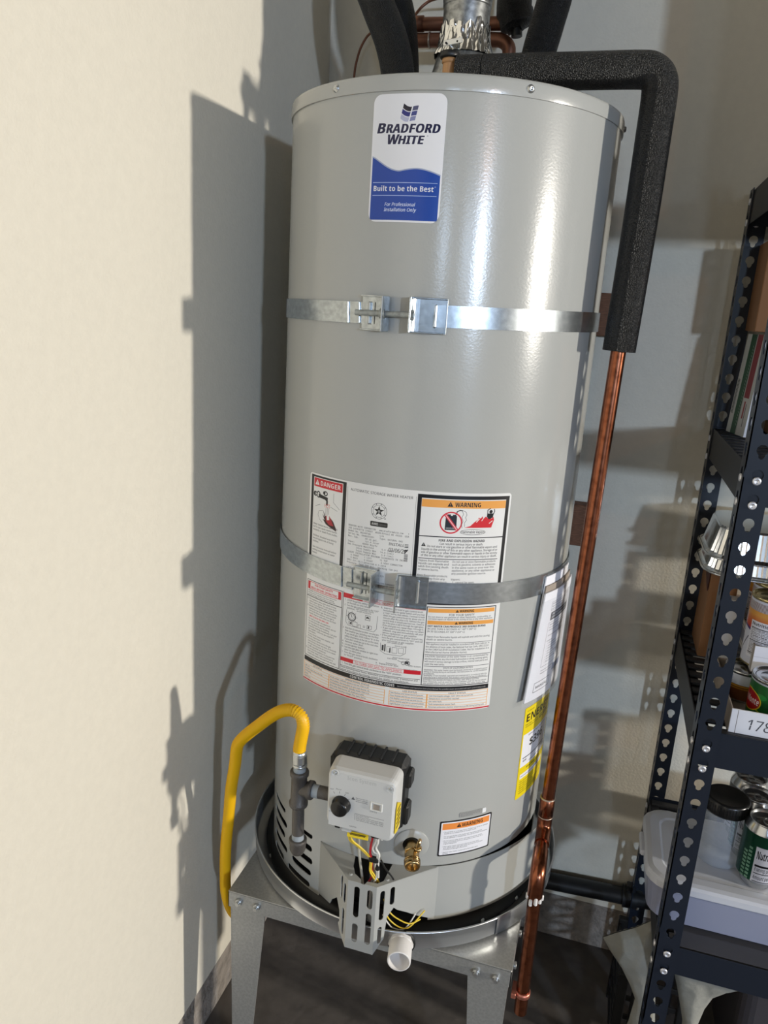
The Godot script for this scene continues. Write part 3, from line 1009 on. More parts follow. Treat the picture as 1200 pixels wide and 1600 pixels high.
	c.stroke([Vector2(88.5, 201), Vector2(87.5, 221), Vector2(92, 226), Vector2(136, 227.5), Vector2(140, 222), Vector2(140.5, 201)], 0.5, G)
	c.text("OFF CONTROL KNOB", 104, 197.5, 1.9, G, false, 30); c.text("IN OFF POSITION", 106, 200.5, 1.9, G, false, 24)
	for q in [[93, 219, 6, 5], [100, 218, 8, 8], [109, 221, 5, 6], [124, 219, 8, 6], [118, 221, 3, 3]]:
		c.frame(q[0], q[1], q[2], q[3], 0.5, G)
	c.rect(126, 220, 2, 4, K); c.rect(95, 220.5, 3, 2.5, K)
	c.lines(["3.  Wait five (5) minutes to clear out any gas.", "     Then smell for gas, including near the floor.", "     If you smell gas, STOP! Follow \"B\" in the", "     safety information at the left on this label.", "     If you don't smell gas, go to the next step.", "4.  Remove outer door.", "5.  Locate igniter button.", "6.  Look into sight glass window on right inner", "     door to view pilot.", "7.  Turn the gas control knob clockwise", "     to \"PILOT\" position."], 83, 232.5, 4.55, 2.6, G, 62)
	c.lines(["8.  Depress and hold in gas control knob.", "     Immediately press igniter button until you hear", "     a \"click\" sound, then release. Continue to hold", "     down the gas control knob for about one (1)", "     minute after the pilot is lit. Release the gas", "     control knob; it should pop back out. Check to", "     see if the pilot is still lit through the sight glass.", "     If the pilot goes out, repeat steps 3 through 8.", "  •  If gas control knob does not pop out when", "     released, stop and immediately call your", "     service technician or gas supplier.", "  •  If the pilot will not stay lit after several tries,", "     turn the gas control knob to \"OFF\" and call", "     your technician or gas supplier."], 145, 186.8, 4.0, 2.5, G, 67)
	c.stroke([Vector2(148, 243), Vector2(148, 256), Vector2(156, 260), Vector2(180, 260), Vector2(187, 255), Vector2(187, 243)], 0.5, G)
	for q in [[150, 246, 3, 9, 1], [154, 244, 2, 12, 1], [158, 247, 6, 9, 0], [166, 247, 8, 10, 0], [176, 247, 8, 9, 0], [162, 249, 2, 8, 1]]:
		if q[4] == 1: c.rect(q[0], q[1], q[2], q[3], G)
		else: c.frame(q[0], q[1], q[2], q[3], 0.4, G)
	c.text("LEFT INNER DOOR", 158, 241.5, 1.9, G, false, 24); c.text("SIGHT GLASS", 170, 245.5, 1.9, G, false, 18)
	c.text("RIGHT INNER DOOR", 168, 265, 1.9, G, false, 26); c.text("ELECTRODE", 160, 267.5, 1.9, G, false, 15); c.text("THERMOPILE", 158, 276, 1.9, G, false, 17); c.text("PILOT BURNER", 193, 276, 1.9, G, false, 19)
	c.ring(185, 271, 3.2, 0.6, G); c.ring(191, 270.5, 4.0, 0.8, G); c.rect(188, 268, 5, 4, G); c.stroke([Vector2(176, 268), Vector2(198, 274)], 0.6, G)
	c.lines(["9.   Replace outer door.", "10. Turn gas control knob to desired setting."], 142, 278.5, 4.2, 2.5, G, 66)
	c.rect(80.8, 281.6, 132, 6.6, Rd)
	c.rect(104, 281, 83, 7.8, W); c.frame(104, 281.8, 83, 6.2, 0.5, Rd)
	c.text("TO TURN OFF GAS TO APPLIANCE", 145.5, 286.9, 3.6, Rd, false, 77, 0, true)
	c.text("1.  Turn the gas control knob clockwise to the \"OFF\" position.", 84, 292.5, 2.8, K, false, 100)
	c.rect(82, 295.5, 130, 0.6, K)
	c.lines(["Read and follow water heater WARNINGS and INSTRUCTIONS. If installation and", "owner instructions are missing, contact the retailer or manufacturer."], 83, 299.5, 4.0, 2.6, K, 126)
	c.rect(81, 172.6, 0.8, 131.5, K); c.rect(80, 304.2, 135, 0.8, K)
	# right column
	c.frame(214, 175.6, 109.5, 129.5, 1.2, K)
	c.rect(216.5, 178.6, 104.5, 6.2, Or); c.alert(258, 179.6, 4.2, K, Or); c.text("WARNING", 264, 183.6, 3.8, K, true, 23)
	c.text("FOR YOUR SAFETY", 268, 189.5, 3.2, K, false, 40, 0, true)
	c.lines(["Do not store or use gasoline or other flammable, combustible, or", "corrosive vapors or liquids in the vicinity of this or any other appliance."], 217, 193.0, 3.3, 2.4, G, 102)
	c.rect(216.5, 198.0, 104.5, 6.2, Or); c.alert(258, 199.0, 4.2, K, Or); c.text("WARNING", 264, 203.0, 3.8, K, true, 23)
	c.lines(["HOT WATER CAN PRODUCE 3RD DEGREE BURNS"], 217, 208.3, 4, 2.9, K, 0, true)
	c.lines(["IN LESS THAN 6 SECONDS AT 140° F (60° C)", "IN 30 SECONDS AT 130° F (54° C)", "", "Vapors from flammable liquids will explode and catch fire causing", "death or severe burns."], 217, 212.6, 4.3, 2.8, G, 100)
	c.rect(216.5, 233.0, 104.5, 0.6, K)
	c.lines(["This appliance must be installed in accordance with local codes or, in", "the absence of local codes, the National Fuel Gas Code, ANSI Z223.1", "or the CAN/CGA-B149 Installation Codes. Not for installation in a", "Manufactured Home (Mobile Home)."], 217, 237.5, 4.4, 2.8, G, 101)
	c.rect(216.5, 253.2, 104.5, 0.6, K)
	c.lines(["CAUTION: Operation of this water heater in air contaminated by", "perchloroethylene, any chlorinated hydrocarbon or strong oxidizing agents,", "will result in serious damage to brass orifices, internal steel parts and", "void the warranty."], 217, 257.6, 4.3, 2.7, G, 101)
	c.rect(216.5, 272.6, 104.5, 0.6, K)
	c.text("STATE OF CALIFORNIA NOTICE", 270, 276.4, 2.6, K, false, 48, 0, true)
	c.lines(["WARNING: This water heater must be braced, anchored or strapped to avoid", "falling or moving during an earthquake. See instructions for correct installation", "procedures.", "WARNING: If not installed, operated and maintained in accordance with the", "manufacturer's instructions this product could expose you to substances"], 217, 280, 3.05, 2.2, G, 102)
	c.rect(216.5, 293.0, 104.5, 0.6, K)
	c.lines(["SUITABLE FOR WATER (POTABLE) HEATING AND SPACE HEATING", "Toxic chemicals, such as used for boiler treatment, shall not be introduced", "into potable water heater used for space heating. This water heater may"], 217, 296.6, 3.1, 2.2, G, 102)
	# diagnostic codes
	c.rect(2, 306.6, 322, 7.6, K)
	c.text("CONTROL DIAGNOSTIC CODES", 100, 312.3, 4.2, W, true, 74)
	c.text("See Installation and Operation Instruction Manual for possible causes associated with each control status code.", 178, 311.8, 2.4, W, false, 142)
	c.rect(2, 315.2, 322, 28.6, Or)
	for q in [[3, 57], [61.5, 97], [167, 57], [226, 97]]:
		for k in 5:
			c.rect(q[0], 320.4 + k * 4.7, q[1], 4.1, W)
	c.rect(3, 315.8, 320, 4.0, W); c.rect(159.5, 315, 6.5, 29, W)
	c.text("LED STATUS", 25, 319.2, 2.5, K, false, 20); c.text("OPERATIONAL STATUS", 92, 319.2, 2.5, K, false, 42); c.text("LED STATUS", 187, 319.2, 2.5, K, false, 22); c.text("FAULT STATUS", 258, 319.2, 2.5, K, false, 28)
	c.lines(["Light out.", "One flash, every three seconds.", "Two flashes.", "Steady.", "Rapid flash."], 4, 323.7, 4.7, 2.2, G, 54)
	c.lines(["No dc power, millivolts gone or too low. Pilot is off.", "No dc power. Increase pilot to turn main burner on.", "Set temperature satisfied. Standby mode. Pilot is lit.", "Set to pilot. Main burner off. Knob set at pilot.", "Status code identifies voltage. Pilot status flame."], 63, 323.7, 4.7, 2.2, G, 92)
	c.lines(["Two flashes and three second pause.", "Four flashes and three second pause.", "Five flashes and three second pause.", "Seven flashes and three second pause.", "Eight flashes and three second pause."], 168, 323.7, 4.7, 2.2, G, 55)
	c.lines(["Low thermopile voltage, main valve not turned ON.", "Temperature exceed limit reached.", "Gas valve fault.", "Tank temperature sensor fault.", "Abnormal combustion chamber temperature profile during heating cycle."], 228, 323.7, 4.7, 2.2, G, 92)
	c.rect(0, 345.6, 330, 2.2, Rd)
	return c

func caution_print() -> Canvas:
	var K := Color(0.10, 0.10, 0.11)
	var W := Color(0.90, 0.90, 0.92)
	var c := Canvas.new(self, 95, 66, 6.0, K)
	c.fill([arc_rect(2.2, 92.8, 2.2, 63.8, 2)], W)
	c.rect(4.5, 4.5, 86, 11.5, Color(0.92, 0.56, 0.27))
	c.alert(29, 6.3, 7, K, Color(0.92, 0.56, 0.27))
	c.text("WARNING", 38, 13.6, 6.6, K, true, 40)
	c.lines(["• Do not block or in any way restrict the flow of air to the air openings", "  located on the bottom front of the water heater.", "", "• Do not operate the water heater with improperly opened,", "  loosely tightened or unsealed inner door and combustion components.", "", "• Do not operate water heater with improvised inner and/or", "  outer components which are not specific to this heater or of", "  original equipment.", "", "• Thoroughly inspect and replace the burner inner door,", "  door gasket and/or sight glass when parts fail and have been", "  removed or if damage is discovered.", "", "• Replace water heater if subjected to flammable vapor", "  ignition."], 7, 21.5, 2.75, 1.9, Color(0.25, 0.25, 0.27), 82)
	return c

func energy_print() -> Canvas:
	var K := Color(0.09, 0.09, 0.08)
	var Y := Color(0.90, 0.80, 0.09)
	var W := Color(0.90, 0.90, 0.92)
	var c := Canvas.new(self, 95, 172, 4.0, Y)
	c.text("U.S. Government", 6, 8, 2.2, K, false, 20)
	c.text("ENERGY", 4, 27, 14, K, true, 84)
	c.text("GUIDE", 48, 38, 8, K, true, 40)
	c.lines(["Water Heater - Natural Gas", "Tank Size (Storage Capacity): 40 gallons"], 5, 33, 4, 2.2, K, 40)
	c.rect(3, 50, 89, 62, W)
	c.text("Estimated Yearly Energy Cost", 47, 56, 3, K, false, 60, 0, true)
	c.text("$396", 47, 78, 15, K, true, 50, 0, true)
	c.rect(8, 95, 78, 1.6, K); c.text("$370", 9, 103, 3.4, K, true); c.text("$420", 74, 103, 3.4, K, true)
	c.text("Cost Range of Similar Models", 47, 108, 2.6, K, false, 40, 0, true)
	c.text("First Hour Rating", 47, 120, 4, K, true, 50, 0, true)
	c.rect(6, 126, 80, 9, W); c.text("(how much hot water you get in the first hour of use)", 8, 132, 2.4, K, false, 76)
	c.lines(["Your costs will depend on your utility rates and use.", "Cost range based only on models fueled by natural gas", "with a high first hour rating.", "Estimated energy cost based on a national average", "natural gas cost of $1.09 per therm.", "Estimated yearly energy use: 236 therms."], 7, 142, 4.4, 2.4, K, 80)
	return c

func booklet_print() -> Canvas:
	var K := Color(0.20, 0.20, 0.22)
	var W := Color(0.90, 0.90, 0.92)
	var c := Canvas.new(self, 100, 200, 4.0, W)
	c.frame(22, 22, 60, 16, 0.5, K)
	c.lines(["IMPORTANT INSTRUCTIONS", "Read before use and keep", "with this water heater"], 24, 27, 4.6, 2.4, K, 56)
	c.rect(24, 41, 60, 15, K); c.lines(["INSTALLATION AND", "OPERATION MANUAL"], 28, 47, 6, 3.4, W, 50, true)
	c.frame(22, 60, 62, 82, 0.5, K)
	c.lines(["Residential gas water heater", "For your safety read these pages", "before you install or operate.", "", "Save this manual for later use.", "", "Contents", "   •  Introduction", "   •  Local installation rules", "   •  Venting and air supply", "   •  Gas piping", "   •  Filling and lighting", "   •  Maintenance", "   •  Troubleshooting", "   •  Parts list"], 26, 66, 5.0, 2.6, K, 54)
	c.frame(14, 168, 40, 18, 1.0, K); c.text("MANUAL", 18, 180, 5, K, true, 30)
	c.rect(58, 150, 30, 12, Color(0.42, 0.47, 0.62))
	c.lines(["Warranty card enclosed", "Register this product"], 24, 150, 5, 2.4, K, 40)
	return c

func dial_print() -> Canvas:
	var K := Color(0.30, 0.30, 0.31)
	var c := Canvas.new(self, 110, 103, 6.0, Color(0.80, 0.80, 0.79))
	c.text("Icon System", 33, 14, 6.2, Color(0.72, 0.72, 0.71), true, 46)
	# knob centre at 22, 57
	for k in 9:
		var a := deg_to_rad(-120 + k * 30)
		c.stroke([Vector2(22 + cos(a) * 15.5, 57 + sin(a) * 15.5), Vector2(22 + cos(a) * 19, 57 + sin(a) * 19)], 0.6, K)
	c.text("HOT", 6, 38, 2.4, K); c.text("PILOT", 16, 36, 2.4, K); c.text("OFF", 31, 39, 2.4, K); c.text("VERY HOT", 2, 78, 2.2, K)
	c.alert(41, 41.5, 5.2, K, Color(0.80, 0.80, 0.79))
	c.lines(["Water hotter than 125 F", "increases the risk of scald.", "See manual before setting."], 48, 43.5, 2.9, 1.9, K, 19)
	c.text("STATUS", 71, 61, 2.4, K)
	c.frame(48, 70, 46, 0.5, 0.5, K)
	c.rect(48, 70, 0.5, 12, K)
	c.lines(["TO LIGHT PILOT:", "Turn knob to PILOT and push down.", "Press igniter until status light blinks.", "Turn knob to the setting you want."], 50, 73.5, 2.9, 2.0, K, 44)
	c.text("IGNITER", 40, 96, 2.2, K)
	return c

# ------------------------------------------------------------------ water heater
func water_heater() -> void:
	var t := thing("water_heater", "tall grey enamelled gas water heater standing in the round metal pan", "water heater", Vector3(0, 0.456, 0))
	var enamel: Material = M["grey enamel"]
	var sheet: Material = M["grey sheet"]
	var b := MB.new()
	b.lathe([Vector2(R - 0.005, 0.583), Vector2(R - 0.001, 0.583), Vector2(R, 0.585), Vector2(R, 0.585), Vector2(R, 1.737)], 180)
	b.lathe([Vector2(R - 0.012, 1.7), Vector2(R - 0.005, 0.583)], 60)
	# jacket beside and behind the burner opening, solid part
	b.lathe([Vector2(R - 0.001, 0.466), Vector2(R, 0.585)], 110, Transform3D(), deg_to_rad(84), deg_to_rad(360 - 62))
	b.lathe([Vector2(R - 0.004, 0.585), Vector2(R - 0.004, 0.466)], 110, Transform3D(), deg_to_rad(84), deg_to_rad(360 - 62))
	# slotted part
	var holes := []
	for row in [[0.5815, -57, -43.5, -34, -24], [0.5555, -57, -42, -36, -24], [0.531, -57, -43, -35, -24], [0.5065, -56, -41, -36.5, -24], [0.4815, -55, -44, -39.5, -24.5]]:
		var k := R * PI / 180.0
		for q in [[row[1], row[2]], [row[3], row[4]]]:
			var pts := PackedVector2Array()
			for p in stadium(Vector2.ZERO, 0.0118, (q[1] - q[0]) * k):
				pts.append(Vector2(p.y + (q[0] + q[1]) / 2 * k, p.x + row[0]))
			if row[0] < 0.58: holes.append(pts)
			else: holes.append(pts)
	var on_cyl := func(p: Vector2, d: float) -> Vector3:
		return Vector3((R + d) * sin(p.x / R), p.y, (R + d) * cos(p.x / R))
	var k2 := R * PI / 180.0
	plate(b, PackedVector2Array([Vector2(-62 * k2, 0.466), Vector2(-19.6 * k2, 0.466), Vector2(-19.6 * k2, 0.589), Vector2(-62 * k2, 0.589)]), holes, on_cyl, 0.0012, 0.009)
	part("jacket", b, enamel, t)
	# cap with its rolled rim
	b = MB.new()
	b.lathe([Vector2(R - 0.004, 1.7365), Vector2(R + 0.0022, 1.7365), Vector2(R + 0.0022, 1.7365), Vector2(R + 0.0025, 1.739), Vector2(R + 0.0025, 1.752), Vector2(R + 0.0015, 1.7555), Vector2(R - 0.002, 1.7575), Vector2(R - 0.005, 1.7575), Vector2(R - 0.008, 1.7555), Vector2(0.06, 1.757), Vector2(0, 1.757)], 180)
	part("top_cap", b, enamel, t)
	for az in [-27.0, 33.3, 91.5]:
		b = MB.new()
		screw_head(b, cyl(az, 1.7465, R + 0.0022), cyl(az, 0, 1), 0.0042)
		part("cap_screw", b, M["steel bolt"], t)
	# dark burner chamber behind the openings, and the black base ring
	b = MB.new()
	b.lathe([Vector2(R - 0.03, 0.46), Vector2(R - 0.03, 0.62)], 70)
	b.lathe([Vector2(0, 0.47), Vector2(R - 0.03, 0.47)], 40, Transform3D())
	part("burner_chamber", b, M["black hollow"], t)
	b = MB.new()
	b.lathe([Vector2(R - 0.02, 0.4565), Vector2(R + 0.013, 0.4565), Vector2(R + 0.013, 0.4565), Vector2(R + 0.012, 0.463), Vector2(R + 0.004, 0.470), Vector2(R - 0.002, 0.476), Vector2(R - 0.02, 0.476)], 140)
	part("base_ring", b, M["black plastic"], t)
	for az in [47.0, 66.0, -52.0]:
		b = MB.new()
		screw_head(b, cyl(az, 0.462, R + 0.0125), cyl(az, 0, 1), 0.003)
		part("base_rivet", b, M["steel bolt"], t)
	# outer door on the right: springs away from the jacket towards its far end
	b = MB.new()
	var pa := []
	for i in 40:
		var az := 25.0 + 63.0 * i / 39.0
		var rr := R + 0.002 + 0.024 * pow(maxf(0.0, (az - 40.0) / 48.0), 1.8)
		pa.append([az, rr])
	for i in 39:
		for s in [0.0, 0.0012]:
			var q := []
			for c in [[i, 0.478], [i + 1, 0.478], [i + 1, 0.5835], [i, 0.5835]]:
				q.append(cyl(pa[c[0]][0], c[1], pa[c[0]][1] - s))
			var n0 := cyl(pa[i][0] - 4, 0, 1)
			var n1 := cyl(pa[i + 1][0] - 4, 0, 1)
			if s > 0.0:
				n0 = -n0; n1 = -n1
			b.tri(q[0], q[1], q[2], n0, n1, n1)
			b.tri(q[0], q[2], q[3], n0, n1, n0)
		for y in [0.478, 0.5835]:
			b.quadn(cyl(pa[i][0], y, pa[i][1]), cyl(pa[i + 1][0], y, pa[i + 1][1]), cyl(pa[i + 1][0], y, pa[i + 1][1] - 0.0012), cyl(pa[i][0], y, pa[i][1] - 0.0012), Vector3.UP if y > 0.5 else Vector3.DOWN)
	part("outer_door", b, sheet, t)
	deflector(t)
	# labels
	b = MB.new()
	sticker(b, -12.6, 9.6, 1.578, 1.733, R + 0.0002, 0.011, 0.0008)
	part("brand_label", b, printed("brand print", brand_print(), 0.25), t, "white and blue label reading BRADFORD WHITE, Built to be the Best")
	b = MB.new()
	sticker(b, -33.0, 41.4, 0.868, 1.217, R + 0.0002, 0.005, 0.0005)
	part("rating_label", b, printed("rating print", rating_print(), 0.32), t, "large white label of danger, warning and operating instructions")
	b = MB.new()
	sticker(b, 26.6, 48.0, 0.602, 0.668, R + 0.0002, 0.002, 0.0005)
	part("caution_label", b, printed("caution print", caution_print(), 0.35), t, "small white label with an orange WARNING bar")
	b = MB.new()
	sticker(b, 33.8, 45.0, 0.672, 0.681, R + 0.0002, 0.002, 0.0005)
	var cc := Canvas.new(self, 50, 9, 6.0, Color(0.60, 0.60, 0.59))
	cc.lines(["THIS WATER HEATER MUST BE INSTALLED", "WITH A LISTED DRAIN PAN. SEE THE", "MANUAL FOR DETAILS."], 2, 3, 2.4, 1.6, Color(0.35, 0.35, 0.35), 40)
	cc.rect(43, 0, 7, 9, Color(0.9, 0.9, 0.9))
	part("small_label", b, printed("small print", cc, 0.3), t, "tiny grey strip label with a shiny white end")
	b = MB.new()
	sticker(b, 60.5, 84.0, 0.668, 0.842, R + 0.0002, 0.002, 0.0005)
	part("energy_label", b, printed("energy print", energy_print(), 0.4), t, "yellow and white energy label on the right side")
	# drain valve in its round plate
	b = MB.new()
	var out := cyl(16.6, 0, 1)
	var c0 := cyl(16.6, 0.626, R)
	b.lathe([Vector2(0.0145, 0.0), Vector2(0.0145, 0.002), Vector2(0.0145, 0.002), Vector2(0.0275, 0.0016), Vector2(0.0285, 0.0), Vector2(0.0285, -0.004)], 40, turned(c0, out))
	part("valve_plate", b, sheet, t)
	b = MB.new()
	b.lathe([Vector2(0.0, 0.0006), Vector2(0.0148, 0.0006)], 30, turned(c0, out))
	part("plate_hole", b, M["black hollow"], t)
	b = MB.new()
	rod(b, c0 + out * 0.0, c0 + out * 0.018, 0.0095, 24)
	hexnut(b, c0 + out * 0.016, c0 + out * 0.024, 0.0135)
	b.lathe([Vector2(0.0095, 0.0), Vector2(0.0115, 0.004), Vector2(0.0115, 0.018), Vector2(0.0125, 0.019), Vector2(0.0125, 0.024), Vector2(0.0118, 0.026), Vector2(0.0085, 0.026), Vector2(0.0085, 0.026), Vector2(0.0075, 0.014), Vector2(0.0, 0.014)], 28, turned(c0 + out * 0.022 + Vector3(0, 0.001, 0), (out + Vector3(0, -0.25, 0)).normalized()))
	for k in 3:
		b.lathe([Vector2(0.0122, 0.0), Vector2(0.0132, 0.001), Vector2(0.0122, 0.002)], 28, turned(c0 + out * (0.034 + 0.0032 * k) + Vector3(0, -0.003 - 0.0008 * k, 0), (out + Vector3(0, -0.25, 0)).normalized()))
	var valve := part("drain_valve", b, M["brass"], t, "brass drain valve with a hose thread")
	b = MB.new()
	var hn := c0 + out * 0.026 + Vector3(0.006, 0.010, 0)
	rod(b, hn, hn + Vector3(0.003, 0.012, 0.002), 0.004, 12)
	b.box(hn + Vector3(0.004, 0.017, 0.003), Vector3(0.0055, 0.014, 0.010), 0.0018, Basis(Vector3.FORWARD, 0.2))
	b.lathe([Vector2(0.0038, 0), Vector2(0.0065, 0.001), Vector2(0.0065, 0.004), Vector2(0.0038, 0.005)], 16, turned(hn + Vector3(0.002, 0.004, 0.001), Vector3(0.2, 1, 0.1)))
	part("valve_handle", b, M["brass"], valve)
	gas_valve(t)

func deflector(t: Node3D) -> void:
	var b := MB.new()
	var th := 0.0014
	var FL := Vector2(-0.0118, 0.309)
	var FR := Vector2(0.0362, 0.309)
	var A := Vector2(R * sin(deg_to_rad(-19.8)), R * cos(deg_to_rad(-19.8)))
	var B := Vector2((R + 0.002) * sin(deg_to_rad(27.5)), (R + 0.002) * cos(deg_to_rad(27.5)))
	var flat := func(o: Vector2, d: Vector2) -> Callable:
		var u := Vector3(d.x, 0, d.y).normalized()
		var nn := u.cross(Vector3.UP)
		if nn.z < 0.0: nn = -nn
		return func(p: Vector2, dep: float) -> Vector3:
			return Vector3(o.x, 0, o.y) + u * p.x + Vector3.UP * p.y + nn * dep
	# front face: four long slots
	var w := FL.distance_to(FR)
	plate(b, PackedVector2Array([Vector2(0, 0.4535), Vector2(w, 0.4535), Vector2(w, 0.5825), Vector2(0, 0.5825)]), [stadium(Vector2(0.0155, 0.546), 0.0095, 0.059), stadium(Vector2(0.0155, 0.4865), 0.0098, 0.036), stadium(Vector2(0.0375, 0.557), 0.0095, 0.036), stadium(Vector2(0.0375, 0.5005), 0.0098, 0.060)], flat.call(FL, FR - FL), th, 0.006)
	# left wing, from the front corner back to the jacket
	w = FL.distance_to(A)
	plate(b, PackedVector2Array([Vector2(0, 0.4535), Vector2(0.020, 0.469), Vector2(0.026, 0.480), Vector2(0.022, 0.4875), Vector2(0.0235, 0.506), Vector2(0.034, 0.5235), Vector2(0.052, 0.505), Vector2(0.058, 0.492), Vector2(w, 0.479), Vector2(w, 0.5835), Vector2(0, 0.5825)]), [stadium(Vector2(0.009, 0.552), 0.007, 0.036), stadium(Vector2(0.0105, 0.496), 0.007, 0.050), stadium(Vector2(0.020, 0.5555), 0.0055, 0.044)], flat.call(FL, A - FL), th, 0.006)
	# right wing
	w = FR.distance_to(B)
	plate(b, PackedVector2Array([Vector2(0, 0.4535), Vector2(0.019, 0.478), Vector2(0.0205, 0.4955), Vector2(0.0225, 0.519), Vector2(0.034, 0.533), Vector2(0.041, 0.526), Vector2(0.060, 0.514), Vector2(0.080, 0.500), Vector2(w, 0.479), Vector2(w, 0.5835), Vector2(0, 0.5825)]), [stadium(Vector2(0.0115, 0.545), 0.0085, 0.056), stadium(Vector2(0.0105, 0.488), 0.0075, 0.032), stadium(Vector2(0.030, 0.557), 0.0085, 0.034)], flat.call(FR, B - FR), th, 0.006)
	# folded top flanges
	var y := 0.5825
	b.prism(PackedVector2Array([Vector2(A.x, -A.y), Vector2(FL.x, -FL.y), Vector2(0.010, -0.309), Vector2(0.007, -0.301), Vector2(-0.006, -0.292), Vector2(-0.014, -0.276), Vector2(-0.019, -0.252)]), Vector3(0, y, 0), Vector3(1, 0, 0), Vector3(0, 0, -1), 0.0014)
	b.prism(PackedVector2Array([Vector2(0.016, -0.309), Vector2(FR.x, -FR.y), Vector2(B.x, -B.y), Vector2(0.045, -0.249), Vector2(0.042, -0.292), Vector2(0.034, -0.301), Vector2(0.018, -0.302)]), Vector3(0, y, 0), Vector3(1, 0, 0), Vector3(0, 0, -1), 0.0014)
	var d := part("wire_guard", b, M["grey sheet"], t, "folded grey sheet guard with long slots in front of the burner")
	for p in [Vector3(-0.012, 0.584, 0.296), Vector3(0.047, 0.584, 0.287)]:
		b = MB.new()
		screw_head(b, p, Vector3.UP, 0.0026)
		part("guard_screw", b, M["grey sheet"], d)
	# burner door and gas tube that show through
	b = MB.new()
	b.box(Vector3(0.02, 0.535, 0.236), Vector3(0.13, 0.09, 0.006), 0.002)
	part("inner_door", b, M["black plastic"], t)
	b = MB.new()
	var pts := []
	var rad := PackedFloat32Array()
	for i in 61:
		pts.append(Vector3(0.021 + 0.001 * sin(i * 0.05), 0.60 - 0.0018 * i, 0.279))
		rad.append(0.0058 + 0.0011 * sin(i * 2.1))
	b.tube(pts, rad, 14)
	part("burner_tube", b, M["steel bolt"], t)

